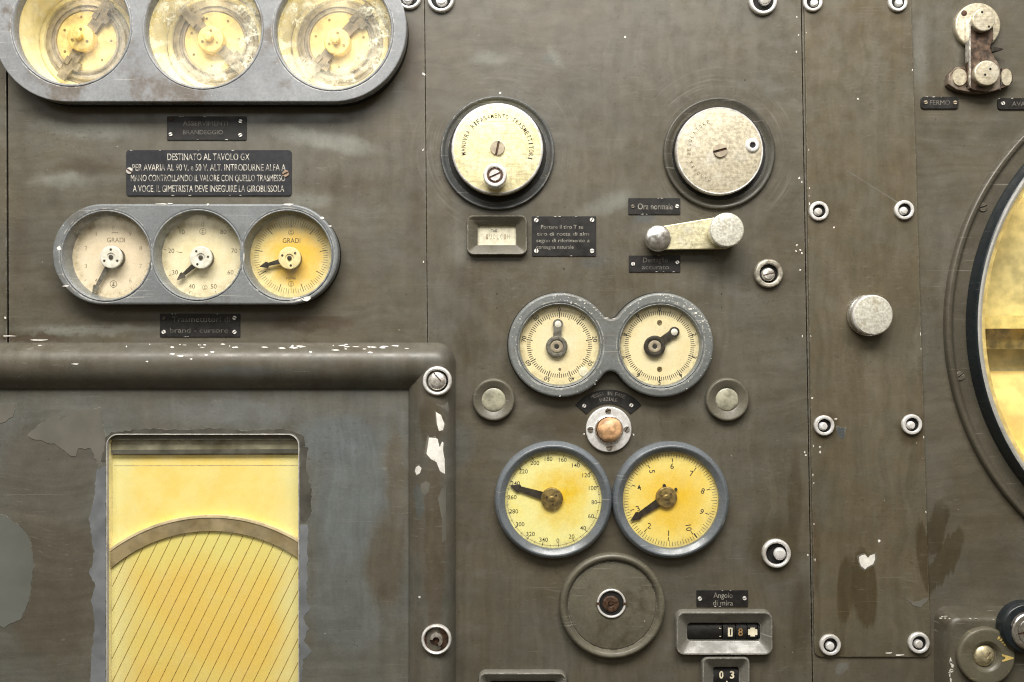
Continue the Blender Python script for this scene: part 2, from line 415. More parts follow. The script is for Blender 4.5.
BLUE = (.150, .160, .158); PALE = (.37, .385, .345); BRN = (.085, .065, .036); BRN2 = (.118, .090, .060)
M = {}
HALO = [(x, y, r, r * 1.15, 0, (.115, .098, .066), .7, .7, 0) for x, y, r in ((409, 0, 22), (441, 2, 24), (763, 4, 24), (768, 277, 24), (776, 557, 26), (608, 436, 34), (493, 405, 30), (727, 405, 30))]
HALOC = [(x, y, r, r * 1.2, 0, (.11, .094, .062), .75, .7, 0) for x, y, r in ((813, 5, 17), (898, 5, 17), (819, 214, 17), (904, 213, 17), (824, 429, 18), (912, 428, 19), (830, 648, 18), (919, 646, 18))]
M['panel'] = paint('panel_paint', HALO + [
    (230, 150, 210, 130, 0, (.23, .228, .20), .35, .7, 0), (610, 50, 170, 70, 0, (.205, .195, .165), .35, .8, 0),
    (90, 128, 75, 13, -4, PALE, .7, .8, 0), (60, 180, 42, 13, 0, PALE, .55, .8, 0), (325, 140, 75, 13, -12, PALE, .7, .7, 0),
    (310, 200, 34, 10, 0, PALE, .5, .8, 0), (90, 330, 95, 7, 0, PALE, .6, .8, 0), (235, 120, 40, 12, 0, PALE, .5, .8, 0),
    (90, 166, 48, 12, 0, BRN2, .6, .8, 0), (20, 250, 16, 60, 0, BRN2, .45, .8, 0), (345, 185, 62, 16, 0, BRN2, .5, .8, 0), (310, 322, 60, 12, 0, BRN2, .8, .5, 0),
    (412, 60, 14, 55, 0, BRN2, .7, .6, 0), (30, 338, 50, 6, 0, BRN2, .8, .5, 0), (415, 200, 12, 90, 0, BRN2, .4, .8, 0),
    (492, 58, 30, 9, 0, PALE, .5, .8, 0), (548, 58, 12, 10, 0, (.19, .205, .19), .6, .8, 0), (608, 205, 42, 14, 20, PALE, .55, .8, 0), (592, 262, 20, 10, 0, BLUE, .6, .8, 0),
    (460, 250, 22, 40, 0, PALE, .35, .9, 0), (645, 218, 16, 9, 0, (.17, .185, .19), .7, .6, 0), (555, 55, 8, 20, 30, PALE, .4, .8, 0),
    (512, 150, 78, 78, 0, (.21, .205, .175), .35, .6, 0), (720, 150, 74, 80, 0, (.115, .104, .078), .55, .5, 0), (470, 275, 34, 26, 0, BRN2, .5, .8, 0),
    (455, 445, 26, 34, 0, BLUE, .5, .8, 0), (560, 425, 60, 22, 0, BRN, .55, .8, 0), (680, 425, 60, 24, 0, (.135, .115, .075), .5, .8, 0),
    (470, 340, 24, 40, 0, BRN, .45, .8, 0), (774, 548, 34, 38, 0, (.105, .085, .05), .75, .5, 0), (795, 500, 10, 60, 0, BRN, .55, .5, 1),
    (612, 605, 70, 74, 0, (.125, .112, .078), .5, .5, 0), (800, 620, 14, 60, 0, BRN, .5, .6, 1), (735, 450, 50, 40, 0, (.19, .17, .13), .5, .8, 0),
    (944, 562, 13, 40, -30, (.10, .08, .046), .85, .22, 1), (937, 528, 11, 34, -12, BRN, .8, .3, 0), (985, 30, 40, 46, 0, (.125, .108, .085), .4, .8, 0), (920, 60, 12, 60, 0, PALE, .3, .9, 0),
    (842, 668, 11, 6, 25, (.24, .235, .21), .9, .3, 0), (945, 250, 22, 90, 10, (.21, .20, .17), .5, .8, 0), (940, 470, 20, 60, 0, (.205, .19, .155), .5, .8, 0)],
    swirl=((720, 152, 54, 104, .34), (497, 150, 56, 98, .28)))
M['cover'] = paint('cover_plate_paint', HALOC + [
    (864, 588, 14, 44, 4, (.10, .08, .046), .85, .22, 1), (845, 590, 10, 38, -3, (.10, .08, .046), .8, .25, 1), (924, 560, 9, 40, 8, BRN, .75, .3, 1), (812, 560, 8, 70, 0, BRN2, .5, .7, 0),
    (825, 425, 17, 17, 0, BRN, .5, .6, 0), (911, 428, 18, 20, 0, BRN, .7, .5, 0), (865, 315, 30, 30, 0, (.13, .118, .09), .5, .7, 0),
    (870, 130, 30, 60, 0, (.165, .155, .125), .6, .8, 0), (840, 520, 30, 14, 0, (.19, .17, .14), .5, .8, 0), (820, 500, 14, 40, 0, BLUE, .35, .8, 0)], org=P(866, 330), dim=(.64, .605, .535), vert=True)
M['housing'] = paint('housing_paint', [
    (60, 355, 60, 7, 0, (.21, .205, .18), .6, .7, 0), (250, 372, 60, 8, 0, BLUE, .7, .7, 0), (436, 540, 12, 120, 0, BRN2, .6, .4, 0), (432, 420, 14, 30, 0, BRN, .6, .4, 0),
    (420, 500, 5, 18, 0, BLUE, .95, .2, 0)], A=(.140, .129, .108), B=(.158, .15, .132), lightamt=.45, brown=(.095, .078, .05), rough=.36, org=P(230, 520), dim=(.70, .70, .675))
M['inner'] = paint('inner_plate_paint', [
    (352, 500, 54, 100, 0, (.165, .182, .185), 1, .55, 0), (340, 440, 60, 34, 0, (.16, .18, .19), .9, .6, 0), (230, 412, 110, 20, 0, (.185, .195, .195), .7, .7, 0),
    (345, 610, 46, 70, 0, (.155, .168, .165), .8, .5, 0), (385, 560, 26, 60, 0, (.115, .095, .065), .7, .5, 0), (395, 470, 12, 70, 0, (.125, .105, .075), .6, .6, 0),
    (50, 470, 55, 60, 0, (.13, .118, .10), .8, .3, 0), (55, 590, 60, 80, 0, (.12, .105, .08), .8, .3, 0), (330, 660, 30, 26, 0, (.15, .148, .13), .5, .6, 0)],
    A=(.135, .127, .107), B=(.152, .153, .143), light=(.20, .205, .20), lightamt=.3, rough=.4, org=P(230, 520), dim=(.80, .80, .78))
M['flake_light'] = simple('old_grey_paint_layer', (.135, .128, .108), .5, 0, .06, 30, .15)
M['flake_blue'] = simple('blue_grey_filler', (.165, .175, .185), .5, 0, .10, 40, .3)
M['flake_green'] = simple('green_grey_paint_layer', (.128, .134, .12), .5, 0, .05, 20, .15)
M['bare'] = simple('bare_undercoat', (.80, .78, .73), .6, 0, .06, 200, .1)
M['cast'] = cast('grey_enamel', (.245, .255, .268), rough=.26, amt=.8, edge=1.0, gs=17, gt=(.52, .66), grime=(.13, .105, .08))
M['cast_small'] = cast('grey_enamel_gauge', (.185, .198, .205), rough=.30)
M['cast_twin'] = cast('worn_grey_enamel', (.165, .176, .172), amt=.45, rough=.34)
M['cast_dark'] = cast('dark_grey_enamel', (.075, .08, .082), amt=.4)
M['cast_olive'] = cast('olive_grey_enamel', (.115, .106, .08), chip=(.5, .48, .42), amt=.5)
M['cast_counter'] = cast('counter_grey_enamel', (.165, .16, .138), amt=.6, rough=.28)
M['bezel_blue'] = cast('blue_grey_bezel', (.135, .152, .168), amt=.25, edge=1.0, rough=.22)
M['ring_black'] = cast('black_ring_enamel', (.013, .018, .021), chip=(.16, .16, .15), amt=.1, edge=.2, rough=.3)
M['rim_light'] = cast('worn_pale_rim', (.36, .355, .33), grime=(.08, .07, .05), amt=.6)
M['black'] = simple('black_plate', (.018, .017, .016), .48, 0, .12, 160, .05, .35)
M['slate'] = simple('slate_plate', (.024, .025, .029), .5, 0, .08, 160, .04, .3)
M['dish_olive'] = cast('dark_olive_dish', (.062, .058, .045), chip=(.45, .43, .37), amt=.3)
M['flange_olive'] = cast('dark_olive_flange', (.082, .073, .054), chip=(.40, .38, .32), amt=.4, edge=.7)
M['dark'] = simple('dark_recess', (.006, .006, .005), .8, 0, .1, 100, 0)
M['void'] = simple('cabinet_dark', (.012, .011, .010), .9, 0, .1, 20, 0)
M['ink'] = simple('printed_black', (.035, .028, .02), .7, 0, .25, 500, 0)
M['ink_soft'] = simple('faded_print', (.17, .13, .07), .7, 0, .3, 400, 0)
M['ink_faint'] = simple('very_faded_print', (.40, .34, .23), .7, 0, .25, 300, 0)
M['let_bright'] = simple('pale_lettering', (.42, .40, .35), .6, 0, .35, 240, 0)
M['let_mid'] = simple('dull_lettering', (.25, .235, .20), .6, 0, .25, 140, 0)
M['let_dim'] = simple('worn_lettering', (.135, .127, .112), .6, 0, .25, 120, 0)
M['chrome'] = simple('bright_nickel', (.92, .92, .91), .2, .95, .06, 300, .03, tint=((.30, .24, .17), .5))
M['nickel'] = simple('dull_nickel', (.80, .77, .72), .32, .75, .15, 260, .06, tint=((.22, .16, .10), .6))
M['steelwhite'] = simple('white_washer_metal', (.94, .93, .91), .26, .42, .06, 260, .04, tint=((.40, .34, .26), .55))
M['ringdull'] = simple('dull_washer_metal', (.55, .52, .44), .45, .6, .16, 240, .06, tint=((.17, .13, .09), .7))
M['screw'] = simple('small_bright_screw', (.9, .9, .87), .4, .35, .05, 300, 0)
M['screw_brown'] = simple('browned_screw', (.34, .25, .18), .45, .6, .2, 400, .05)
M['rust'] = simple('rusty_steel', (.105, .068, .046), .6, .3, .35, 190, .25, tint=((.50, .44, .36), .45))
M['rustdark'] = simple('dark_rust', (.075, .038, .02), .65, .2, .35, 260, .2)
M['brass'] = simple('lacquered_brass', (.90, .66, .22), .38, .4, .1, 200, .05)
M['brass_pale'] = simple('pale_brass_disc', (.92, .70, .28), .42, .3, .1, 120, .05)
M['brass_dark'] = simple('tarnished_brass', (.30, .21, .07), .42, .6, .2, 220, .06)
M['needle'] = simple('blackened_needle', (.022, .016, .010), .45, 0, .2, 300, 0)
M['needle_grey'] = simple('grey_needle', (.155, .145, .12), .5, .2, .2, 260, 0)
M['hub_white'] = simple('white_hub', (.82, .79, .70), .45, .1, .06, 260, .03)
M['hub_yellow'] = simple('yellowed_hub', (.84, .72, .38), .45, .1, .06, 260, .03)
M['mech'] = simple('taupe_mechanism', (.40, .34, .25), .45, .1, .12, 150, .05)
M['mech_dark'] = simple('taupe_bracket', (.27, .215, .135), .45, .2, .2, 150, .05)
M['cream'] = simple('cream_interior', (.90, .82, .50), .45, 0, .06, 60, .05)
M['cream_floor'] = simple('cream_floor', (.84, .75, .45), .5, 0, .08, 60, .05)
M['ball_wood'] = simple('tan_push_button', (.66, .39, .20), .42, 0, .22, 160, .1, tint=((.80, .58, .38), .6))
M['paper_small'] = simple('cream_card', (.80, .76, .58), .6, 0, .08, 200, .05)
M['digit'] = simple('cream_digit', (.9, .83, .62), .55, 0, .05, 300, 0)
M['digit_dim'] = simple('amber_digit', (.42, .25, .10), .55, 0, .2, 300, 0)
M['lens'] = simple('cloudy_lens', (.33, .32, .24), .25, 0, .18, 130, .35)
M['knobface'] = simple('worn_plated_face', (.90, .87, .76), .30, .5, .10, 420, .05, tint=((.45, .37, .22), .45))
M['scrape'] = simple('scraped_edge', (.75, .73, .66), .5, 0, .15, 300, .1)

def disc_metal(name, c, speck):
    N = NT(name); v = N.cor()
    f = N.noise(v, 260, 5, .7)
    cc = N.mix(N.rng(f, .3, .7), tuple(x * .80 for x in c), tuple(min(1, x * 1.12) for x in c))
    cc = N.mix(N.math('MULTIPLY', N.rng(N.noise(v, 45, 5, .65), .48, .72), .5), cc, (.80, .78, .70))
    for a in (20, -35, 70):
        k = N.noise(N.map(v, rot=(0, 0, rad(a)), scale=(18, 1100, 20)), 1, 2)
        cc = N.mix(N.math('MULTIPLY', N.rng(k, .64, .70), .45), cc, (.30, .22, .10))
    sp = N.math('MULTIPLY', N.rng(N.noise(v, 700, 3, .7), .58, .68), N.rng(N.noise(v, 50, 3), .42, .6))
    cc = N.mix(N.math('MULTIPLY', sp, speck), cc, (.22, .15, .06))
    N.set('Base Color', cc); N.set('Metallic', .45); N.set('Roughness', N.rng(f, .3, .7, .30, .52)); N.bump(f, .10, .0003)
    return N.m
M['disc_yellow'] = disc_metal('yellowed_plate', (.80, .72, .42), .45)
M['disc_pale'] = disc_metal('pale_worn_plate', (.60, .545, .41), .5)
M['lever'] = disc_metal('speckled_lever_metal', (.74, .69, .46), .9)

M['f1'] = face('dial_beige', (.82, .70, .52), (.80, .68, .50), (.72, .60, .42), 38)
M['f2'] = face('dial_cream', (.86, .77, .54), (.86, .76, .48), (.76, .64, .38), 39, stain=((.62, .50, .30), .6))
M['f3'] = face('dial_amber', (.84, .70, .34), (.84, .52, .07), (.80, .55, .12), 40, off=(6, -2), w1=(.35, .95))
M['f4'] = face('dial_ivory', (.86, .75, .46), (.84, .76, .52), (.78, .64, .36), 39)
M['f5'] = face('dial_lemon', (.93, .86, .37), (.86, .57, .03), (.92, .80, .22), 49, off=(10, 4), w1=(.18, .85))
M['f6'] = face('dial_golden', (.95, .77, .23), (.90, .58, .04), (.88, .62, .08), 48, off=(4, -2), w1=(.15, 1.0))
M['glass'] = glass('dial_glass', .06)
M['glass_dusty'] = glass('dusty_dial_glass', .16, (.72, .68, .55))
M['glass_clear'] = glass('hazy_dial_glass', .14, crackle=(57, .15, 70))
M['glass_crackle'] = glass('crackled_dial_glass', .18, (.88, .86, .66), crackle=(57, .8, 95))
M['glass_window'] = glass('window_glass', .07, (.8, .78, .62))
M['glass_scope'] = glass('scope_glass', .04, (.8, .76, .55))

# ================================================================== the panels (the setting)
def pp(pts, h=0): return [P(x, y, h) for x, y in pts]
def seamL(y): return 424.3 + .0088 * y
def seamR(y): return 801.5 + .0166 * y
def chips(bm, spots, mi, h=0.0, seed=1, th=.22):
    for i, (x, y, rx, ry) in enumerate(spots):
        cx, cy = P(x, y, h)
        prism(bm, blob(cx, cy, rx, ry, 9, .38, seed * 100 + i, rnd.uniform(0, 3) if max(rx, ry) < 1.6 * min(rx, ry) else 0), h - .05, h + th, mi, inset=.08)
def flake(bm, pts, mi, h, th=.35):
    """a torn sheet of paint: px outline with its edge roughened"""
    q = []
    n = len(pts)
    for i in range(n):
        (x0, y0), (x1, y1) = pts[i], pts[(i + 1) % n]
        L = math.hypot(x1 - x0, y1 - y0); k = max(1, int(L / 3.2))
        for j in range(k):
            t = j / k; a = rnd.uniform(-.9, .9) if L > 6 else 0
            q.append((x0 + (x1 - x0) * t + a, y0 + (y1 - y0) * t + rnd.uniform(-.9, .9) * (L > 6)))
    prism(bm, pp(q, h), h - .05, h + th, mi)

G1H = 22.0
g1 = [P(71.5, 26, G1H), P(203, 29, G1H), P(333, 30.5, G1H)]
g1c = (P(66, 27, G1H), P(333, 29.5, G1H), RR(73.5, G1H))
g1y = (g1c[0][1] + g1c[1][1]) / 2
ys = [-260, -100, 0, 170, 343, 440]
# upper left sheet
bm = bmesh.new()
plate(bm, pp([(6, -260), (8, 100), (9, 440)] + [(seamL(y), y) for y in reversed(ys)]),
      [stadium(g1c[0][0], g1c[1][0], g1y, RR(62, G1H))], -2.5, 0, .45)
chips(bm, [(424, 74, 1.2, 1.6), (5.5, 318, 1, 1.2), (40, 340, 10, .6), (8, 336, 7, .5), (423, 150, .6, 1.2), (423.5, 262, .6, 1)], 1)
struct(obj('panel', bm, [M['panel'], M['bare']]))
# strip beyond it to the left
bm = bmesh.new(); plate(bm, pp([(-330, -260), (3.4, -260), (5.0, 100), (6, 440), (-330, 440)]), [], -5.0, -2.2, .5)
struct(obj('panel', bm, [M['panel']]))
# middle sheet
WIN_SMALL = [(698, 627, 756, 637)]
bm = bmesh.new()
yl = [-260, 0, 343, 700, 960]; yr = [960, 682, 341, 0, -260]
holes = [rrect(*P(684, 644), *P(764, 620), 4), rrect(*P(710, 700), *P(742, 664), 3), rrect(*P(484, 700), *P(562, 678), 4), rrect(*P(476, 247), *P(518, 223), 3)]
plate(bm, pp([(seamL(y) + .5, y) for y in yl] + [(seamR(y) - .6, y) for y in yr]), holes, -2.5, 0, .45)
sp = []
r2 = random.Random(3)
for y in (17, 35, 52, 178, 182, 250, 253, 270, 336, 452, 455, 555): sp.append((seamR(y) - 3 + r2.uniform(-3, 1), y, r2.uniform(.4, 1.1), r2.uniform(.5, 1.2)))
sp += [(500, 93, 1, 1.2), (797, 245, .8, 1.2), (796, 251, .8, 1.2), (584, 434, 1.1, .8), (633.5, 434.5, 1.0, .7), (625, 37, .9, 1.3)]
chips(bm, sp, 1, seed=3)
chips(bm, [(543, 316, .0, .0)] and [(497, 294, .7, .7), (497, 308, .7, .7), (721.5, 294, .7, .7), (721.5, 307, .7, .7), (564, 269, .8, .8), (745, 80, .8, .8)], 2, seed=5, th=.1)
struct(obj('panel', bm, [M['panel'], M['bare'], M['dark']]))
# right sheet with the round opening of the big viewer
SC = P(1216, 325)
bm = bmesh.new()
plate(bm, pp([(seamR(y) + .3, y) for y in (-260, 0, 341, 682, 960)] + [(1560, 960), (1560, -260)]), [circ(SC[0], SC[1], 258, 160)], -2.5, 0, .45)
r2 = random.Random(9)
struct(obj('panel', bm, [M['panel'], M['bare']]))
# dark cabinet behind all of it
bm = bmesh.new(); loft(bm, [(rrect(-900, -700, 1100, 680, 5), -150), (rrect(-900, -700, 1100, 680, 5), -5.5)], 0, True, False)
struct(obj('cabinet', bm, M['void']))

# narrow cover plate held by six bolts
CPL = lambda y: 804.3 + .0158 * y
CPR = lambda y: 911.2 + .0305 * y
t = thing('cover_plate', 'long narrow grey-brown cover plate with a white paint chip and brown brush smears', 'cover plate', (*P(866, 330), 0))
bm = bmesh.new()
o0 = P(866, 330)
out = [(CPL(y), y) for y in (-200, 0, 200, 400, 648)] + [(815, 653), (817, 655.5), (821, 657)] + [(926, 657), (930, 654), (CPR(650), 650)] + [(CPR(y), y) for y in (400, 200, 0, -200)]
plate(bm, [(x - o0[0], y - o0[1]) for x, y in pp(out, 2)], [], .15, 2.0, .5)
sp = []
for y in (33, 150, 188, 196, 204, 336, 398, 446, 475, 483, 524, 560): sp.append((CPL(y) + 1.4 + r2.uniform(-.4, .8), y, r2.uniform(.3, .8), r2.uniform(.5, 1.6)))
for y in (70, 334, 349, 437, 512): sp.append((CPR(y) - .9, y, r2.uniform(.25, .5), r2.uniform(1, 2.6)))
sp += [(836, 419, 2, .6), (820, 447, 1, .8), (820, 452, 1.3, 1), (834, 227.5, 1, .8), (879, 541, 1.3, 1.2), (858, 99, .8, 1), (889, 653, 3, .7), (899, 655, 5, .7)]
def rel(bmx, o):  # shift everything just drawn in panel coordinates to the thing's own origin
    pass
b2 = bmesh.new(); chips(b2, sp, 1, 2.0, 8)
wp = [(859, 557), (862, 555), (865, 554.5), (868, 558), (870, 555.5), (874.5, 554), (875, 559), (873, 564), (868, 566.5), (865, 569), (861, 566), (859.5, 562)]
prism(b2, pp([(867 + (x_ - 867) * 1.2 + rnd.uniform(-.5, .5), 560.5 + (y_ - 560.5) * 1.2 + rnd.uniform(-.5, .5)) for x_, y_ in wp], 2), 1.95, 2.12, 2)
prism(b2, pp(wp, 2), 1.95, 2.25, 1)
flake(b2, [(905, 597), (914, 602), (928, 598), (921, 608), (913, 606)], 2, 2.0)
bar(b2, P(846, 170, 2), P(905, 207, 2), .5, 1.95, 2.06, 2, .9)
flake(b2, [(836, 426), (846, 428), (843, 440), (838, 436)], 3, 2.0, .2)
for v in b2.verts: v.co.x -= o0[0]; v.co.y -= o0[1]
me = bpy.data.meshes.new('tmp'); b2.to_mesh(me); 
tmp = bmesh.new(); tmp.from_mesh(me)
base = len(bm.verts)
vm = [bm.verts.new(v.co) for v in tmp.verts]
for f in tmp.faces: bm.faces.new([vm[v.index] for v in f.verts]).material_index = f.material_index
tmp.free(); b2.free(); bpy.data.meshes.remove(me)
obj('plate', bm, [M['cover'], M['bare'], M['flake_light'], M['cast_dark']], t, (*o0, 0))

# ================================================================== bolts
def bolt(px, py, r, kind, label, h=0.0, group='bolts in pale washers', tilt=(0, 0)):
    x, y = P(px, py, h + 2)
    t = thing('bolt', label, 'bolt', (x, y, h), group)
    bm = bmesh.new()
    ringm = {'small': 'steelwhite', 'big': 'steelwhite', 'dull': 'ringdull', 'dome': 'steelwhite', 'rust': 'steelwhite'}[kind]
    ri = {'small': .64, 'big': .72, 'dull': .64, 'dome': .74, 'rust': .80}[kind] * r
    lathe(bm, [(r, 0), (r, r * .22), (r * .93, r * .33), (ri * 1.08, r * .33), (ri, r * .22), (ri, 0)], 0, 0, 48, 0, b=r * .06)
    obj('washer', bm, M[ringm], t, (x, y, h))
    bm = bmesh.new()
    lathe(bm, [(ri * .99, r * .16), (ri * .95, .25), (0, .25)], 0, 0, 40)
    obj('socket', bm, M['rustdark' if kind in ('rust',) else 'dark'], t, (x, y, h))
    bm = bmesh.new()
    rp = {'small': .40, 'big': .42, 'dull': .46, 'dome': .62, 'rust': .46}[kind] * r
    dx, dy = tilt[0] * r * 1.25, tilt[1] * r * 1.0
    if kind == 'dome':
        lathe(bm, [(rp, .25), (rp, r * .18)], 0, 0, 32, 0)
        dome(bm, 0, 0, rp, r * .18, r * .22, 32, 0, 6)
        bar(bm, (-rp * .35, rp * .9), (rp * .45, 0), r * .07, r * .2, r * .425, 1)
    elif kind == 'rust':
        dome(bm, 0, 0, rp, .25, r * .2, 24, 1)
        a = circ(0, 0, rp * .95, 14, rad(-60), rad(170)); b = circ(0, 0, rp * .5, 14, rad(-60), rad(170))
        prism(bm, a + b[::-1], .25, r * .42, 0)
    else:
        # stubby bolt end leaning in its socket
        M4 = Matrix.Translation((dx, dy, 0)) @ Matrix.Rotation(tilt[1] * 1.1, 4, 'X') @ Matrix.Rotation(-tilt[0] * 1.1, 4, 'Y')
        q = bmesh.new()
        lathe(q, [(rp, -.2), (rp, r * .34), (rp * .8, r * .46), (0, r * .48)], 0, 0, 24, 0, b=r * .06)
        if kind == 'dull': bar(q, (-rp * .85, -.2 * rp), (rp * .85, .2 * rp), r * .07, r * .3, r * .49, 1)
        q.transform(M4)
        me = bpy.data.meshes.new('q'); q.to_mesh(me); q.free()
        t2 = bmesh.new(); t2.from_mesh(me); vm = [bm.verts.new(v.co) for v in t2.verts]
        for f in t2.faces: bm.faces.new([vm[v.index] for v in f.verts]).material_index = f.material_index
        t2.free(); bpy.data.meshes.remove(me)
    obj('bolt_head', bm, [M['steelwhite' if kind in ('small', 'big') else 'nickel'], M['rustdark']], t, (x, y, h))
    return t
CPG = 'bolts of the narrow cover plate'
bolt(813, 2, 9.6, 'small', 'white-ringed bolt at the very top of the cover plate, beside its left seam', 2, CPG, (.1, -.15))
bolt(898, 2, 9.6, 'small', 'white-ringed bolt at the very top of the cover plate, beside its right edge', 2, CPG, (.05, -.12))
bolt(819, 211, 9.8, 'small', 'left white-ringed bolt of the pair above the plain round knob', 2, CPG, (-.1, -.12))
bolt(904.5, 210, 9.8, 'small', 'white-ringed bolt at the cover plate right edge where a long diagonal scratch ends', 2, CPG, (-.12, -.12))
bolt(824.3, 425.6, 10.2, 'small', 'white-ringed bolt below the round knob, by the chipped left seam of the cover plate', 2, CPG, (-.12, -.08))
bolt(912, 424.6, 10.2, 'small', 'white-ringed bolt in a brown smudge at the cover plate right edge', 2, CPG, (-.14, -.08))
bolt(830.3, 645, 10.6, 'small', 'white-ringed bolt in the rounded bottom left corner of the cover plate', 2, CPG, (-.05, -.1))
bolt(919, 643, 10.6, 'small', 'white-ringed bolt in the bottom right corner of the cover plate, beside the cast box', 2, CPG, (-.08, -.1))
bolt(409, -3, 12.5, 'big', 'silver-ringed bolt at the top edge, touching the large triple gauge', 0, None, (-.1, -.2))
bolt(441, -1, 13.5, 'big', 'silver-ringed bolt cut by the top edge, just right of the vertical seam', 0, None, (.05, -.2))
bolt(763, 1, 14, 'big', 'large silver-ringed bolt at the top edge above the pale round disc', 0, None, (.1, .1))
bolt(768.5, 273.5, 14.4, 'dull', 'dull stained bolt with a silver ball centre, below the lever crank', 0, None, (-.06, -.1))
bolt(776.3, 553.5, 14.4, 'big', 'large shiny ringed bolt in a brown stain, above the counter window', 0, None, (.2, .0))

# ================================================================== nameplates
def nameplate(x0, y0, x1, y1, rc, lines, screws, label, lets='let_mid', base='black', th=1.1, bold=0.0, h=0.0, rot=0.0):
    cx, cy = P((x0 + x1) / 2, (y0 + y1) / 2, h + th)
    t = thing('nameplate', label, 'nameplate', (cx, cy, h))
    w, hh = (x1 - x0) / 2, (y1 - y0) / 2
    bm = bmesh.new(); plate(bm, rrect(-w, -hh, w, hh, rc, 4), [], 0.02, th, .22)
    r3 = random.Random(int(x0 + y0))
    for i in range(int(3 + w / 14)):      # scraped rims
        sx = r3.uniform(-w, w); side = r3.choice((-1, 1, 1))
        flat(bm, [(sx, side * (hh - .12)), (sx + r3.uniform(1, 4), side * (hh - .12)), (sx + r3.uniform(1, 3), side * (hh - r3.uniform(.45, .8)))], th + .03, 1)
    obj('plate', bm, [M[base], M['scrape']], t, (cx, cy, h), smooth=30)
    if lines:
        bm = bmesh.new()
        for (s, lx, ly, lw, lc) in lines:
            a, b = P(lx, ly, h + th); text(bm, s, a - cx, b - cy, lc, lw, th + .06, 0, 0, bold)
        obj('lettering', bm, M[lets], t, (cx, cy, h))
    for (sx, sy, r, mt) in screws:
        a, b = P(sx, sy, h + th)
        bm = bmesh.new(); slot_head(bm, 0, 0, r, 0, .9, r3.uniform(0, 180), 0, 1, gap=r * .32)
        obj('screw', bm, [M[mt], M['rustdark']], t, (a, b, h + th))
    return t
SB, SD = 'screw', 'screw_brown'
nameplate(167, 116.3, 246.3, 140, .8, [('ASSERVIMENTI', 205.5, 123.2, 45, 4.6), ('BRANDEGGIO', 203, 132.2, 40, 4.2)],
          [(170.8, 134.4, 2, SB), (240.5, 121.3, 2, SB), (240.5, 135.1, 2, SB), (171, 119.6, 1.8, 'rustdark')],
          'black nameplate with worn faint capitals just under the large triple gauge', 'let_dim')
nameplate(126.3, 150, 291.3, 195.6, 3, [('DESTINATO AL TAVOLO GX', 208.5, 156.8, 82, 6.6), ('PER AVARIA AL 90 V. e 50 V. ALT. INTRODURNE ALFA A', 209, 167.4, 153, 6.4),
          ('MANO CONTROLLANDO IL VALORE CON QUELLO TRASMESSO', 208, 178.0, 154, 6.4), ('A VOCE, IL GIMETRISTA DEVE INSEGUIRE LA GIROBUSSOLA', 208.5, 188.6, 151, 6.4)],
          [(129.6, 170.8, 3.5, 'nickel'), (285.8, 173.6, 3.5, SD)],
          'large slate-black plate with four lines of capitals beginning DESTINATO AL TAVOLO GX', 'let_bright', 'slate', 1.4, 0)
nameplate(160, 313.7, 240, 336.9, .6, [('Trasmettitori di', 201, 319.2, 58, 5.2), ('brand - cursore', 199, 330.2, 58, 4.8)],
          [(163.8, 332, 2.1, SB), (234.6, 317.8, 2.1, SB), (234.6, 332, 2.1, SB), (164, 318.2, 1.7, 'needle_grey')],
          'black nameplate with faded lowercase lettering just below the small triple gauge', 'let_dim')
nameplate(532, 216.2, 596, 256, .5, [('Portare il tiro T su', 562, 226.8, 42, 3.7), ('tiro di rotta di alm', 563, 233.8, 52, 3.5), ('segno di riferimento a', 563, 240.4, 53, 3.5), ('consegna naturale', 555, 246.9, 37, 3.5)],
          [(536.2, 220.2, 2.3, SB), (592, 220, 2.3, SB), (536.3, 251, 2.3, SB), (592, 251, 2.3, SB)],
          'black oblong plate with four dim lines and a bright screw in every corner', 'let_mid')
nameplate(628.5, 198, 680.3, 214.4, .5, [('Ora normale', 655.3, 206.4, 35, 5.8)], [(632.8, 206.4, 2.0, 'needle_grey'), (677, 206.3, 2.0, SB)],
          'small black plate reading Ora normale above the lever crank', 'let_mid', bold=.004)
nameplate(629, 255.4, 680.3, 272, .5, [('Dettaglio', 655.5, 260, 25, 4.6), ('accurato', 655.5, 267, 27, 4.4)], [(633, 264, 2.0, SB), (677.3, 262.3, 1.9, SB)],
          'small black plate with two worn brownish lines just below the lever crank', 'let_dim', rot=.01)
nameplate(696.6, 590.3, 748, 606.7, .5, [('Angolo', 723, 595.2, 19, 5.2), ('di mira', 723, 602.8, 20, 5.2)], [(699.8, 598.6, 2.1, SB), (744.5, 598.2, 2.0, SB)],
          'small black plate reading Angolo di mira above the long counter window', 'let_mid')
nameplate(921, 96.6, 958.6, 108.6, 3, [('FERMO', 940, 102.6, 20, 4.6)], [(925.6, 102.4, 2.0, 'mech'), (955, 102.6, 2.0, 'mech')],
          'small round-cornered black plate reading FERMO below the rusty latch', 'let_dim', th=1.6)
nameplate(998, 98, 1046, 109.4, 3, [('AVANTI', 1024, 103.8, 24, 4.4)], [(1002.8, 103.4, 2.0, SB), (1041, 103.8, 2.0, SB)],
          'small black plate cut off by the right edge, below the latch', 'let_dim', th=1.6)
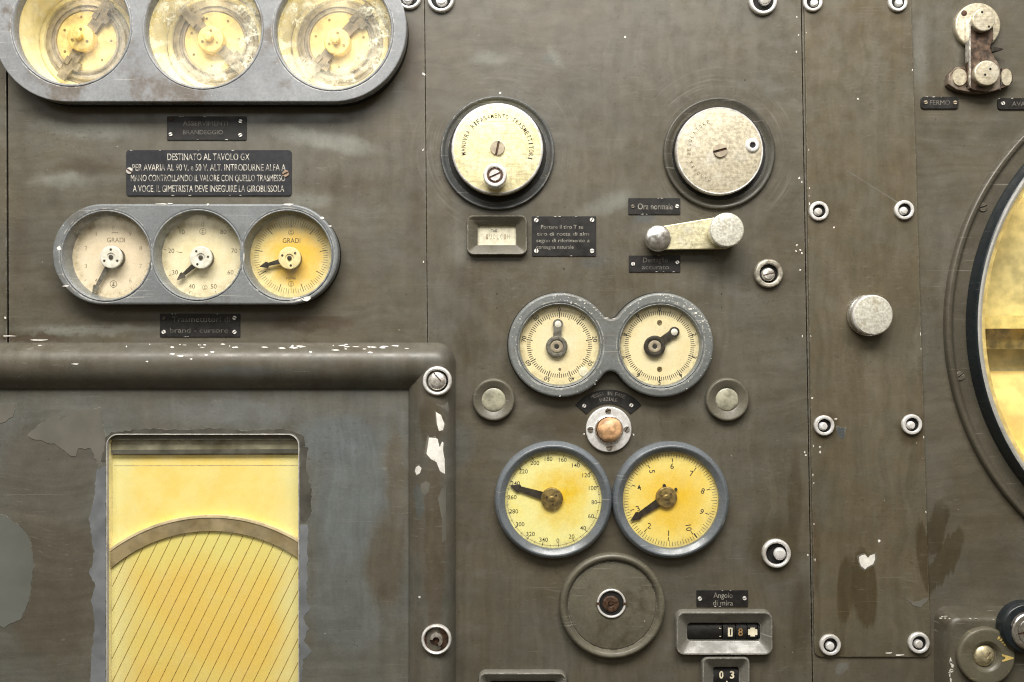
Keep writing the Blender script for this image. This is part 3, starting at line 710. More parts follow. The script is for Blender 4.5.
# curved plate over the push button
ax, ay = P(608.5, 431.8, 1)
t = thing('nameplate', 'fan-shaped black plate curving over the tan push button', 'nameplate', (ax, ay, 0))
bm = bmesh.new(); plate(bm, circ(0, 0, 42.4, 30, rad(39), rad(141)) + circ(0, 0, 28.2, 24, rad(39), rad(141))[::-1], [], .02, 1.1, .22)
obj('plate', bm, M['black'], t, (ax, ay, 0))
bm = bmesh.new(); arc_text(bm, 'MESSA IN FASE', 0, 0, 38.4, 117, 64, 3.6, 1.16, 0, .72); arc_text(bm, 'INIZIALE', 0, 0, 32.6, 107, 74, 3.4, 1.16, 0, .72)
obj('lettering', bm, M['let_dim'], t, (ax, ay, 0))
for sx, sy in ((584.2, 405.8), (631.3, 405.2)):
    a, b = P(sx, sy, 1); bm = bmesh.new(); slot_head(bm, 0, 0, 2, 0, .9, 60, 0, 1)
    obj('screw', bm, [M['screw'], M['rustdark']], t, (a, b, 1.1))

# ================================================================== gauges
def needle_poly(p, q, wb, wt, head=0, hw=0):
    """p hub, q tip: a tapered stem, with an arrow head when head > 0"""
    a, b = Vector(p), Vector(q); d = (b - a).normalized(); n = Vector((-d.y, d.x))
    if head:
        s = b - d * head; k = b - d * head * 1.25
        return [tuple(v) for v in (a + n * wb / 2, k + n * wt / 2, k + n * hw / 2 * .8, s + n * hw / 2, b + n * .25, b - n * .25, s - n * hw / 2, k - n * hw / 2 * .8, k - n * wt / 2, a - n * wb / 2)]
    return [tuple(v) for v in (a + n * wb / 2, b + n * wt / 2, b - n * wt / 2, a - n * wb / 2)]
def anchor(bm, cx, cy, s, h, mi=0):
    """small ringed anchor stamp"""
    for i in range(20):
        a, b = 2 * PI * i / 20, 2 * PI * (i + 1) / 20
        flat(bm, [(cx + s * math.cos(a), cy + s * math.sin(a)), (cx + s * math.cos(b), cy + s * math.sin(b)), (cx + s * .86 * math.cos(b), cy + s * .86 * math.sin(b)), (cx + s * .86 * math.cos(a), cy + s * .86 * math.sin(a))], h, mi)
    w = s * .09
    flat(bm, [(cx - w, cy - s * .55), (cx + w, cy - s * .55), (cx + w, cy + s * .6), (cx - w, cy + s * .6)], h, mi)
    flat(bm, [(cx - s * .3, cy + s * .25), (cx + s * .3, cy + s * .25), (cx + s * .3, cy + s * .38), (cx - s * .3, cy + s * .38)], h, mi)
    n = 10
    for i in range(n):
        a, b = rad(200 + 140 * i / n), rad(200 + 140 * (i + 1) / n); r0, r1 = s * .42, s * .56
        flat(bm, [(cx + r1 * math.cos(a), cy - s * .05 + r1 * math.sin(a)), (cx + r1 * math.cos(b), cy - s * .05 + r1 * math.sin(b)), (cx + r0 * math.cos(b), cy - s * .05 + r0 * math.sin(b)), (cx + r0 * math.cos(a), cy - s * .05 + r0 * math.sin(a))], h, mi)

# ---- large triple gauge
cx0, cy0 = (g1c[0][0] + g1c[1][0]) / 2, g1y
t = thing('triple_gauge', 'large blue-grey casting with three deep round windows onto brass mechanisms', 'gauge', (cx0, cy0, 0))
bm = bmesh.new()
plate(bm, stadium(g1c[0][0] - cx0, g1c[1][0] - cx0, 0, g1c[2]), [circ(x - cx0, y - cy0, RR(60, G1H), 72) for x, y in g1], 9.5, G1H, 1.3, res=4)
obj('casting', bm, M['cast'], t, (cx0, cy0, 0), smooth=50)
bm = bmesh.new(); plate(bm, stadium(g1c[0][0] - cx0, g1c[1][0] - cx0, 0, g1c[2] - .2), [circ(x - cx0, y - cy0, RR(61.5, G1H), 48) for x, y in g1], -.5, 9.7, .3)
obj('shadow_slab', bm, M['dark'], t, (cx0, cy0, 0), smooth=50)  # black slab added under the casting as its dark shadow band
mechs = [((85, 42), 58, 'glass_clear'), ((214, 41.5), 134, 'glass_crackle'), ((339, 41.5), 49, 'glass_crackle')]
hubs = [(80.5, 37.5), (210.5, 39), (337, 41.5)]
for i, ((gx, gy), (mc, ang, gm)) in enumerate(zip(g1, mechs)):
    R0 = RR(57, 14)
    bm = bmesh.new()
    lathe(bm, [(R0 + 3.3, G1H - 2.5), (R0 + 3.0, G1H + .5), (R0 + 1.6, G1H + .9), (R0 + .2, G1H - 1), (R0, 12), (R0 + 1.4, 11)], 0, 0, 80, 0, b=.7)
    dial = obj('window_ring', bm, M['cast'], t, (gx, gy, 0), smooth=60)
    hb = -24
    bm = bmesh.new()
    lathe(bm, [(R0 + 1.2, 11.4), (R0 + 1.0, hb + 4), (R0 - 3, hb)], 0, 0, 80, 0)
    lathe(bm, [(R0 - 3, hb), (R0 - 4, hb + .1)], 0, 0, 64, 1); lathe(bm, [(R0 - 4, hb + .1), (0, hb - .2)], 0, 0, 64, 2)
    obj('chamber', bm, [M['cream'], M['cream_floor'], M['mech']], dial, (gx, gy, 0), smooth=60)
    mx, my = P(*mc, -20)
    mx, my = gx + (mx - gx) * .6, gy + (my - gy) * .6
    bm = bmesh.new()
    lathe(bm, [(RR(48, -20), hb), (RR(48, -20), hb + 3), (RR(44, -20), hb + 4.2), (RR(43, -20), hb + 1)], 0, 0, 80, 1, b=.3)
    lathe(bm, [(RR(43, -20), hb + 1), (RR(42, -20), hb + 2), (RR(39, -20), hb + 2), (RR(38.5, -20), hb + 5), (RR(35.5, -20), hb + 5.4), (RR(35, -20), hb + 3.2), (RR(32.5, -20), hb + 3.2), (RR(32, -20), hb + 6), (RR(30.5, -20), hb + 6.2), (RR(30, -20), hb + 4)], 0, 0, 80, 0, b=.3)
    obj('ring', bm, [M['mech'], M['cream_floor']], dial, (mx, my, 0), smooth=40)
    bm = bmesh.new(); lathe(bm, [(RR(30.2, -20), hb + 4), (RR(29.6, -20), hb + 4.8), (0, hb + 4.8)], 0, 0, 64, 0)
    for k in range(7):
        a = 2 * PI * k / 7 + i; lathe(bm, [(1.3, hb + 5.2), (.9, hb + 5.6), (0, hb + 5.6)], 25 * math.cos(a), 25 * math.sin(a), 12, 1)
    obj('brass_disc', bm, [M['brass_pale'], M['brass_dark']], dial, (mx, my, 0))
    # bracket across the disc
    a = rad(ang); d = Vector((math.cos(a), math.sin(a))); n = Vector((-d.y, d.x))
    def q(u, v): return tuple(d * u + n * v)
    bm = bmesh.new()
    for sg in (1, -1):
        prism(bm, [q(sg * 8, -5), q(sg * 24, -6), q(sg * 24, -10), q(sg * 32, -11), q(sg * 33, -5), q(sg * 47, -4), q(sg * 47, 5), q(sg * 30, 6), q(sg * 22, 5), q(sg * 8, 6)], hb + 6.3, hb + 9.4, 0)
        prism(bm, [q(sg * 23, 1), q(sg * 31, 1), q(sg * 31, 6), q(sg * 23, 6)], hb + 9.4, hb + 10.6, 0)
    obj('bracket', bm, M['mech_dark'], dial, (mx, my, 0))
    hx, hy = P(*hubs[i], -10)
    bm = bmesh.new()
    lathe(bm, [(13.4, hb + 5), (13.4, hb + 14.2), (12.6, hb + 15), (0, hb + 15)], 0, 0, 48, 0, b=.5)
    lathe(bm, [(4.6, hb + 15), (4.6, hb + 20.5), (3.9, hb + 21.2), (0, hb + 21.2)], -.8, 1.2, 28, 0, b=.3)
    for k in (200, 330, 85):
        ca, sa = math.cos(rad(k)), math.sin(rad(k)); lathe(bm, [(1.5, hb + 15.05), (1.5, hb + 15.4), (.9, hb + 15.4), (.9, hb + 15.1), (0, hb + 15.1)], 8.2 * ca, 8.2 * sa, 14, 1)
    obj('hub', bm, [M['brass'], M['brass_dark']], dial, (hx, hy, 0))
    bm = bmesh.new(); lathe(bm, [(R0 + .8, 12.2), (0, 12.4)], 0, 0, 64)
    obj('glass', bm, M[gm], dial, (gx, gy, 0))

# ---- small triple gauge
G2H = 19.0
ca, cb = P(102.3, 253.8, G2H), P(287.6, 254.4, G2H); cx0, cy0 = (ca[0] + cb[0]) / 2, (ca[1] + cb[1]) / 2; r0 = RR(50.4, G2H)
t = thing('triple_gauge', 'small grey oval casting holding three needle dials, chipped along its rims, above the housing', 'gauge', (cx0, cy0, 0))
fc = [P(106.2, 255.6, G2H), P(197.3, 254.8, G2H), P(287.2, 255, G2H)]
bm = bmesh.new()
plate(bm, stadium(ca[0] - cx0, cb[0] - cx0, 0, r0), [circ(x - cx0, y - cy0, RR(45.2, G2H), 72) for x, y in fc], 6.5, G2H, 2.0, res=4)
chips2 = [(298, 298.5, 5.5, 2), (306, 298.5, 4, 2.2), (292, 300, 3, 1.2), (170, 203.6, 2.4, .7), (208, 204.2, 1.2, 1.2), (288, 204.6, 6, .9), (162, 204, 5, .6), (322, 218, 2, 1), (330, 226, 1.4, .7), (59, 248, 2.2, 2.0), (66, 286, 4, .8), (258, 290, 2, .8)]
b2 = bmesh.new(); chips(b2, chips2, 1, G2H, 21)
for v in b2.verts: v.co.x -= cx0; v.co.y -= cy0
me = bpy.data.meshes.new('tmp'); b2.to_mesh(me); b2.free(); merge(bm, me, Matrix.Identity(4), 1)
obj('casting', bm, [M['cast_small'], M['bare']], t, (cx0, cy0, 0), smooth=50)
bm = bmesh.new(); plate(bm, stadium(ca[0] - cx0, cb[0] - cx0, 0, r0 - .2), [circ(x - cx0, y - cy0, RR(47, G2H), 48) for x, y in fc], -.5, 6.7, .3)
obj('shadow_slab', bm, M['dark'], t, (cx0, cy0, 0), smooth=50)  # added black slab, stands in for the shadow below this casting
spec = [dict(f='f1', g='glass_dusty', c=(107.5, 257), r=39, hub=(110.8, 257), tip=(92.4, 293.4), nm='needle_grey', hm='hub_white'),
        dict(f='f2', g='glass_dusty', c=(196.5, 255), r=40, hub=(200.6, 257.4), tip=(177, 280), nm='needle', hm='hub_white'),
        dict(f='f3', g='glass', c=(287, 255.6), r=40.3, hub=(289.4, 258), tip=(259.7, 266.7), nm='needle', hm='hub_yellow')]
for i, ((gx, gy), s) in enumerate(zip(fc, spec)):
    fh = 2.5
    bm = bmesh.new()
    lathe(bm, [(RR(46.2, G2H), G2H - 2.5), (RR(45.6, G2H), G2H + .6), (RR(44.2, G2H), G2H + .5), (RR(41.4, 8), 8.2), (RR(41.0, 6), fh)], 0, 0, 80, 0, b=.6)
    dial = obj('dial', bm, M['cast_small'], t, (gx, gy, 0), smooth=55)
    fx, fy = gx, gy
    bm = bmesh.new(); lathe(bm, [(RR(41.5, 4), fh), (0, fh)], 0, 0, 64)
    obj('dial_face', bm, M[s['f']], dial, (fx, fy, 0))
    bm = bmesh.new()
    rr_ = RR(s['r'], fh)
    if i == 0:
        for k in range(36): tick(bm, 0, 0, k * 10, rr_ * .90, rr_ * (.97), .35, fh + .08)
        for k, sx in enumerate('0123456789'):
            a = rad(90 + 36 * k); text(bm, sx, rr_ * .74 * math.cos(a), rr_ * .74 * math.sin(a), 4.2, None, fh + .08)
        text(bm, 'GRADI', P(116, 0, fh)[0] - fx, P(0, 240, fh)[1] - fy, 4.6, 18, fh + .08, 0, 1)
        anchor(bm, P(113.5, 0, fh)[0] - fx, P(0, 284, fh)[1] - fy, 3.6, fh + .08, 1)
        text(bm, '~', P(115, 0, fh)[0] - fx, P(0, 232, fh)[1] - fy, 5, 6, fh + .08, 0, 1)
    elif i == 1:
        for k in range(9):
            a = rad(90 + 40 * k); text(bm, str(k * 10) if k else '0', rr_ * .80 * math.cos(a), rr_ * .80 * math.sin(a), 4.4, None, fh + .08, 0, 1)
            tick(bm, 0, 0, -40 * k, rr_ * .92, rr_ * .99, .5, fh + .08, 1)
        tick(bm, 0, 0, -80, rr_ * .52, rr_ * .66, .5, fh + .08, 1)
        anchor(bm, 0, rr_ * .62, 3.4, fh + .08, 1); anchor(bm, 2, -rr_ * .78, 2.6, fh + .08, 1)
    else:
        for k in range(90): tick(bm, 0, 0, k * 4, rr_ * (.80 if k % 5 else .76), rr_ * .92, .42, fh + .08, 1)
        for k in range(9): 
            a = 40 * k; tick(bm, 0, 0, a, rr_ * .72, rr_ * .92, .7, fh + .08, 2)
        text(bm, 'GRADI', P(291.5, 0, fh)[0] - fx, P(0, 240.6, fh)[1] - fy, 4.8, 17.5, fh + .08, 0, 2)
        anchor(bm, P(291, 0, fh)[0] - fx, P(0, 232.5, fh)[1] - fy, 2.8, fh + .08, 2)
        text(bm, 'roma', P(291, 0, fh)[0] - fx, P(0, 278, fh)[1] - fy, 2.6, 10, fh + .08, 0, 1); anchor(bm, P(291, 0, fh)[0] - fx, P(0, 284, fh)[1] - fy, 2.8, fh + .08, 1)
    obj('scale_marking', bm, [M['ink_faint'], M['ink_soft'], M['ink']], dial, (fx, fy, 0))
    hx, hy = P(*s['hub'], 13); tx, ty = P(*s['tip'], 7)
    bm = bmesh.new(); prism(bm, needle_poly((0, 0), (tx - hx, ty - hy), 6.5, 3.2, 7, 6.5), 6.3, 7.2)
    obj('needle', bm, M[s['nm']], dial, (hx, hy, 0))
    bm = bmesh.new(); rh = 11.2
    lathe(bm, [(rh - 1, fh), (rh - .8, 10.6)], 0, 0, 48, 1); lathe(bm, [(rh - .8, 10.6), (rh, 11), (rh, 12.2), (rh - .6, 13), (4.2, 13.1), (3.6, 12), (0, 12)], 0, 0, 48, 0, b=.3)
    lathe(bm, [(2.2, 12), (2.2, 13.4), (0, 13.8)], 0, 0, 20, 1)
    for k in range(3):
        a = rad(90 + 120 * k + 35 * i); lathe(bm, [(1.25, 13.1), (1.1, 13.35), (0, 13.35)], 7.4 * math.cos(a), 7.4 * math.sin(a), 12, 1)
    obj('hub', bm, [M[s['hm']], M['needle']], dial, (hx, hy, 0))
    bm = bmesh.new(); lathe(bm, [(RR(43.4, 15.6), 15.4), (0, 15.5)], 0, 0, 64)
    obj('glass', bm, M[s['g']], dial, (gx, gy, 0))

# ---- twin gauge
G3H = 13.0
cx0, cy0 = P(611, 345, G3H)
k3 = (D - G3H) / D
def twin(r, hd=50.5, rf=9.0, waist=27.0):
    yf = waist + rf
    rf_ = (hd * hd + yf * yf - r * r)
    yf = waist + rf; a = math.atan2(yf, hd)
    dist = math.hypot(hd, yf); rfil = dist - r
    pts = circ(-hd, 0, r, 60, a, 2 * PI - a)
    pts += circ(0, -yf, rfil, 10, PI - a, a)[1:-1]
    pts += circ(hd, 0, r, 60, -PI + a, PI - a)
    pts += circ(0, yf, rfil, 10, -a, -PI + a)[1:-1]
    return [(x * k3, y * k3) for x, y in pts]
t = thing('twin_gauge', 'worn grey casting of two joined circles, with two cream dials', 'gauge', (cx0, cy0, 0))
fc = [P(559.5, 345.2, 8), P(660, 345.8, 8)]
bm = bmesh.new()
plate(bm, twin(52.5), [circ(x - cx0, y - cy0, RR(41.5, G3H), 72) for x, y in fc], 0.02, G3H, 2.8, res=4)
chips3 = [(690, 309, 4, 1.2), (696, 313, 3, 1.3), (684, 306, 2.5, .8), (703, 321, 2, 1.3), (607, 318, 4, 1.0), (614, 319, 3, .8), (580, 300, 3, 1), (571, 303, 2, .8), (532, 303, 1.6, .7), (595, 384, 1.4, .8), (560, 396, 1.5, .8), (520, 319, 1.3, 1.2)]
chips3 = [(x, y, w * .55, h_ * .6) for x, y, w, h_ in chips3]
r5 = random.Random(5)
for cxp, a0_, a1_, n_ in ((560.5, 35, 100, 46), (661.5, 15, 95, 90), (560.5, 110, 250, 16), (661.5, -60, 10, 12), (661.5, 100, 140, 12), (560.5, 260, 330, 10)):
    for _ in range(n_):
        a_ = rad(r5.uniform(a0_, a1_)); rr2 = r5.choice((r5.uniform(47.5, 51.5), r5.gauss(50.3, .6), 44.6 + r5.uniform(-.8, .8)))
        chips3.append((cxp + rr2 * math.cos(a_), 345 - rr2 * math.sin(a_), r5.uniform(.2, .75), r5.uniform(.18, .5)))
b2 = bmesh.new(); chips(b2, chips3, 1, G3H, 33, .12)
for v in b2.verts: v.co.x -= cx0; v.co.y -= cy0
me = bpy.data.meshes.new('tmp'); b2.to_mesh(me); b2.free(); merge(bm, me, Matrix.Identity(4), 1)
obj('casting', bm, [M['cast_twin'], M['scrape']], t, (cx0, cy0, 0), smooth=50)
bm = bmesh.new(); plate(bm, twin(53.4), [], -.5, 3.2, .6); obj('shadow_slab', bm, M['dark'], t, (cx0, cy0, 0), smooth=50)  # added black slab, darkens the shadow outline round the casting
for i, (gx, gy) in enumerate(fc):
    fh = 5.0
    bm = bmesh.new(); lathe(bm, [(RR(42.5, G3H), G3H - 2.5), (RR(42, G3H), G3H + .3), (RR(40.8, G3H), G3H - .4), (RR(39.6, 8), 9), (RR(39.4, 6), fh)], 0, 0, 80, 0, b=.6)
    dial = obj('dial', bm, M['cast_twin'], t, (gx, gy, 0), smooth=55)
    bm = bmesh.new(); lathe(bm, [(RR(40, 5), fh), (0, fh)], 0, 0, 64)
    obj('dial_face', bm, M['f4'], dial, (gx, gy, 0))
    bm = bmesh.new(); r = 38.6
    if i == 0:
        for k in range(90): tick(bm, 0, 0, 4 * k, r * (.74 if k % 5 else .70), r * .84, .72, fh + .08)
        for k in range(9):
            a = rad(90 - 40 * k); text(bm, str(10 * k) if k else '0', r * .925 * math.cos(a), r * .925 * math.sin(a), 4.2, None, fh + .08, -rad(40 * k) if k not in (0,) else 0, 0, .014)
            tick(bm, 0, 0, 40 * k, r * .70, r * .86, .9, fh + .08)
        lathe(bm, [(1.5, fh + .1), (0, fh + .3)], .5, -r * .62, 14, 1)
        lathe(bm, [(4.8, fh + .06), (4.8, fh + .5), (4.2, fh + .8), (0, fh + .8)], r * .62, -r * .68, 24, 2)
    else:
        for k in range(100): tick(bm, 0, 0, 3.6 * k, r * .80, r * (.90 if k % 5 else .93), .68, fh + .08)
        for k in range(10):
            a = rad(90 - 36 * k); text(bm, str(k), r * .96 * math.cos(a) * .98, r * .96 * math.sin(a) * .98, 4.4, None, fh + .08, -rad(36 * k), 0, .014)
            tick(bm, 0, 0, 36 * k, r * .78, r * .90, .9, fh + .08)
        for sy in (.60, -.60): slot_head(bm, 0, sy * r, 2.6, fh + .05, .6, 40, 3, 0)
    obj('scale_marking', bm, [M['ink'], M['ink_soft'], M['paper_small'], M['brass_dark']], dial, (gx, gy, 0))
    hx, hy = P(*((556.8, 346.6), (655, 346.4))[i], 10); tx, ty = P(*((558, 324.2), (674.4, 332))[i], 8.6)
    bm = bmesh.new(); d = (Vector((tx - hx, ty - hy))); a = math.atan2(d.y, d.x)
    prism(bm, needle_poly((0, 0), tuple(d), 8.5, 7.6), 7.4, 8.4)
    prism(bm, circ(d.x, d.y, 5.2, 28), 7.35, 8.45)
    lathe(bm, [(3.3, 8.5), (3.0, 8.7), (0, 8.7)], d.x, d.y, 24, 1)
    obj('needle', bm, [M['needle_grey'] if i == 0 else M['needle'], M['hub_white']], dial, (hx, hy, 0))
    bm = bmesh.new()
    lathe(bm, [(10.6, fh), (10.8, 8.6), (9.8, 9.8), (7.2, 9.8), (6.6, 8.9), (6.6, 7.5)], 0, 0, 40, 0, b=.3)
    lathe(bm, [(6.6, 8.2), (5.4, 9.2), (3, 9.2), (2.6, 8.8), (0, 8.8)], 0, 0, 32, 1, b=.2)
    lathe(bm, [(2.4, 8.85), (2.4, 8.95), (0, 8.95)], 0, 0, 18, 2)
    obj('hub', bm, [M['needle_grey' if i == 0 else 'needle'], M['mech'], M['dark']], dial, (hx, hy, 0))
    bm = bmesh.new(); lathe(bm, [(RR(40.2, 11), 10.9), (0, 11)], 0, 0, 64)
    obj('glass', bm, M['glass'], dial, (gx, gy, 0))

# ---- the two single dials
def single(c, rout, fcn, rf, fm, hub, rh, tip, label, which):
    H = 12.0; fh = 4.0
    x, y = P(*c, 6)
    t = thing('dial_gauge', label, 'gauge', (x, y, 0))
    fx, fy = x, y
    bm = bmesh.new()
    lathe(bm, [(RR(rout + .8, 0), 0.02), (RR(rout + 1.2, 4), 5), (RR(rout + .2, 8), 9.5), (RR(rout - 2.2, H), H), (RR(rout - 3.6, H), H), (RR(rf + 1.2, 8), 8.6), (RR(rf, 6), 7.6), (RR(rf, 4), fh)], 0, 0, 96, 0, b=.8)
    obj('bezel', bm, M['bezel_blue'], t, (x, y, 0), smooth=45)
    bm = bmesh.new(); lathe(bm, [(RR(rf + .4, 4), fh), (0, fh)], 0, 0, 64)
    dial = obj('dial_face', bm, M[fm], t, (fx, fy, 0))
    bm = bmesh.new(); r = rf
    if which == 0:
        for k in range(18):
            a = 173.5 - 20 * k
            aa = rad(90 - a); text(bm, str(20 * k), r * .85 * math.cos(aa), r * .85 * math.sin(aa), 4.1, None, fh + .08, 0, 0, .004)
            tick(bm, 0, 0, a, r * .90, r * .98, .6, fh + .08)
            tick(bm, 0, 0, a - 10, r * .93, r * .98, .4, fh + .08, 1)
        for k in range(36): pass
        for i in range(72):
            a0, a1 = rad(5 * i), rad(5 * i + 5); flat(bm, [(r * .955 * math.cos(a0), r * .955 * math.sin(a0)), (r * .955 * math.cos(a1), r * .955 * math.sin(a1)), (r * .948 * math.cos(a1), r * .948 * math.sin(a1)), (r * .948 * math.cos(a0), r * .948 * math.sin(a0))], fh + .07, 1)
    else:
        for k in range(100): tick(bm, 0, 0, 3.6 * k + 1, r * (.88 if k % 5 else .85), r * .97, .42, fh + .08)
        for k in range(10):
            a = 183 + 36 * k; aa = rad(90 - a)
            text(bm, str(k + 1), r * .70 * math.cos(aa), r * .70 * math.sin(aa), 5.4, None, fh + .08, -aa * 0 + rad(-(a - 180) if 120 < a % 360 < 240 else -(a % 360) if a % 360 < 120 or a % 360 > 320 else -(a - 360)) * .25, 0, .006)
            tick(bm, 0, 0, a, r * .78, r * .86, .8, fh + .08)
        tick(bm, 0, 0, 145, r * .86, r * .97, 1.4, fh + .09)
    obj('scale_marking', bm, [M['ink'], M['ink_soft']], dial, (fx, fy, 0))
    hx, hy = P(*hub, 7.5); tx, ty = P(*tip, 6)
    bm = bmesh.new(); prism(bm, needle_poly((0, 0), (tx - hx, ty - hy), 9, 5.2, 8.5, 8.2), 5.4, 6.4)
    d = Vector((tx - hx, ty - hy)).normalized() * -11
    if which: prism(bm, circ(-2, 11.5, 1.8, 12), 5.4, 6.2); prism(bm, circ(9.5, 8, 1.6, 12), 5.4, 6.2)
    obj('needle', bm, M['needle'], dial, (hx, hy, 0))
    bm = bmesh.new(); lathe(bm, [(rh, fh), (rh, 6.8), (rh - .8, 7.6), (3, 7.8), (2.2, 8.6), (0, 8.8)], 0, 0, 40, 0, b=.3)
    for k in range(3):
        a = rad(40 + 120 * k); lathe(bm, [(1.1, 7.7), (1, 8.05), (0, 8.05)], 5.4 * math.cos(a), 5.4 * math.sin(a), 10, 1)
    obj('hub', bm, [M['brass_dark'], M['rustdark']], dial, (hx, hy, 0))
    bm = bmesh.new(); lathe(bm, [(RR(rf + .6, 9), 9.2), (0, 9.3)], 0, 0, 64)
    obj('glass', bm, M['glass'], t, (x, y, 0))
single((553.3, 500), 57.7, (553, 500), 48.2, 'f5', (552, 499), 11, (510, 485.6), 'lemon-yellow dial numbered by twenties round its rim, dark needle pointing left', 0)
single((670.7, 500), 57.4, (669, 499), 47.8, 'f6', (666.6, 497.6), 10.6, (630.8, 520.4), 'golden-orange dial with figures one to ten, needle pointing down to the left', 1)

# ================================================================== big discs, knobs, crank
dx, dy = P(497.5, 153.5)
t = thing('hand_disc', 'yellowed metal disc lettered MANOVRA RIFASAMENTO TRASMETTITORI with a small handle peg', 'control disc', (dx, dy, 0))
bm = bmesh.new(); lathe(bm, [(56.5, .02), (57, 3.5), (55.8, 5), (54.4, 4.4), (52.4, 2), (49, 1)], 0, 0, 96, 0, b=.8); lathe(bm, [(49.2, 1.05), (46, .7), (0, .6)], 0, 0, 64, 1)
obj('dish', bm, [M['cast_dark'], M['black']], t, (dx, dy, 0), smooth=50)  # floor coloured black to stand in for the shade inside the dish
H = 17.0; ex, ey = P(497.3, 148.7, H)
bm = bmesh.new(); R0 = RR(45.8, H); lathe(bm, [(R0 - 1.2, 3), (R0 - .2, 4), (R0, H - 1.2), (R0 - .9, H), (0, H)], 0, 0, 96, 0, b=.5)
lathe(bm, [(R0 - 8, 3), (R0 - 1.2, 3)], 0, 0, 64, 0)
disc = obj('disc', bm, M['disc_yellow'], t, (ex, ey, 0), smooth=40)
bm = bmesh.new(); lathe(bm, [(R0 + .06, H - 3.4), (R0 + .12, H - 1.4), (R0 - .9, H + .12), (R0 - 2.0, H + .05)], 0, 0, 96, 0)
obj('rim', bm, M['steelwhite'], disc, (ex, ey, 0), smooth=60)
bm = bmesh.new(); arc_text(bm, 'MANOVRA RIFASAMENTO TRASMETTITORI', 0, -1, 33.4, 190, -18, 4.4, H + .1, 0, .62, .004)
obj('lettering', bm, M['ink'], disc, (ex, ey, 0))
sx, sy = P(497.5, 147.8, H + 2); bm = bmesh.new(); slot_head(bm, 0, 0, 7.2, H, 2.4, 78, 0, 1, gap=1.8)
obj('screw', bm, [M['mech'], M['rustdark']], disc, (sx, sy, 0))
hx, hy = P(495.4, 179.5, H); 
bm = bmesh.new(); lathe(bm, [(10.4, H), (10.6, H + 7), (9.4, H + 9), (11.4, H + 12), (11.4, H + 24), (10.6, H + 25.2), (8.0, H + 25.2), (7.6, H + 24)], 0, 0, 48, 0, b=.6)
lathe(bm, [(7.6, H + 24), (0, H + 24)], 0, 0, 32, 1); slot_head(bm, 0, 0, 5.6, H + 24, 1.4, 25, 0, 1, gap=1.4)
for k in range(5): lathe(bm, [(1.1, H + 25.3), (0, H + 25.4)], 4.4 * math.cos(k * 1.3), 4.4 * math.sin(k * 1.3), 8, 1)
obj('handle', bm, [M['steelwhite'], M['rustdark']], disc, (hx, hy, 0), smooth=40)

dx, dy = P(718.6, 153.6)
t = thing('hand_disc', 'pale worn metal disc with rubbed-off lettering and a small drilled boss at its right', 'control disc', (dx, dy, 0))
bm = bmesh.new(); lathe(bm, [(55.5, .02), (56, 3.0), (54.6, 4.4), (52.6, 4.0), (49, 1.6), (46.6, 1)], 0, 0, 96, 0, b=.8); lathe(bm, [(46.8, 1.05), (44, .7), (0, .6)], 0, 0, 64, 1)
obj('dish', bm, [M['dish_olive'], M['black']], t, (dx, dy, 0), smooth=50)  # black floor paints the shade in the gap round the disc
H = 14.0; ex, ey = P(719.7, 150.8, H); R0 = RR(43.9, H)
bm = bmesh.new(); lathe(bm, [(R0 - 2.5, 3), (R0 - .2, 4.5), (R0, H - 1.2), (R0 - .9, H), (0, H)], 0, 0, 96, 0, b=.5)
lathe(bm, [(R0 - 9, 3), (R0 - 2.5, 3)], 0, 0, 64, 0)
disc = obj('disc', bm, M['disc_pale'], t, (ex, ey, 0), smooth=40)
bm = bmesh.new(); lathe(bm, [(R0 + .06, H - 3.4), (R0 + .12, H - 1.4), (R0 - .9, H + .12), (R0 - 1.8, H + .05)], 0, 0, 96, 0)
obj('rim', bm, M['steelwhite'], disc, (ex, ey, 0), smooth=60)
bm = bmesh.new(); arc_text(bm, 'MANOVRA REGOLATORE', 0, 0, 30.5, 255, 108, 3.6, H + .1, 0, .6)
obj('lettering', bm, M['ink_soft'], disc, (ex, ey, 0))
sx, sy = P(720.4, 150.2, H + 2); bm = bmesh.new(); slot_head(bm, 0, 0, 7, H, 2.2, 15, 0, 1, gap=2.0)
obj('screw', bm, [M['mech'], M['rustdark']], disc, (sx, sy, 0))
hx, hy = P(752.9, 145, H + 2); bm = bmesh.new(); lathe(bm, [(7.0, H), (6.6, H + 1.5), (5.6, H + 2.1), (3.2, H + 2.1), (2.8, H + 1.5)], 0, 0, 32, 0, b=.4); lathe(bm, [(2.9, H + 1.3), (0, H + .3)], 0, 0, 20, 1)
obj('boss', bm, [M['steelwhite'], M['dark']], disc, (hx, hy, 0))

# crank with round knob
H = 9.0
ax, ay = P(657.6, 238.8, H); bx, by = P(722, 233, H)
t = thing('crank', 'speckled metal crank lever with a tall round knob at its right end', 'crank', (ax, ay, 0))
bm = bmesh.new(); lathe(bm, [(10, .02), (10, 4), (12.6, 5), (13, 9), (13, 14)], 0, 0, 40, 0, b=.5); dome(bm, 0, 0, 13, 14, 3.2, 40, 0, 6)
obj('pivot', bm, M['chrome'], t, (ax, ay, 0), smooth=40)
d = Vector((bx - ax, by - ay)); a = math.atan2(d.y, d.x)
bm = bmesh.new()
pts = circ(0, 0, 11.4, 18, a + PI / 2, a + 3 * PI / 2) + circ(d.x, d.y, 16.2, 22, a - PI / 2, a + PI / 2)
plate(bm, pts, [], 6.5, 13.5, .9)
obj('arm', bm, M['lever'], t, (ax, ay, 0), smooth=40)
bm = bmesh.new(); lathe(bm, [(14.5, 12.5), (15.2, 15), (14.6, 17.2), (16.6, 18.4), (16.8, 30), (15.6, 31.4), (0, 31.6)], 0, 0, 56, 0, b=.6)
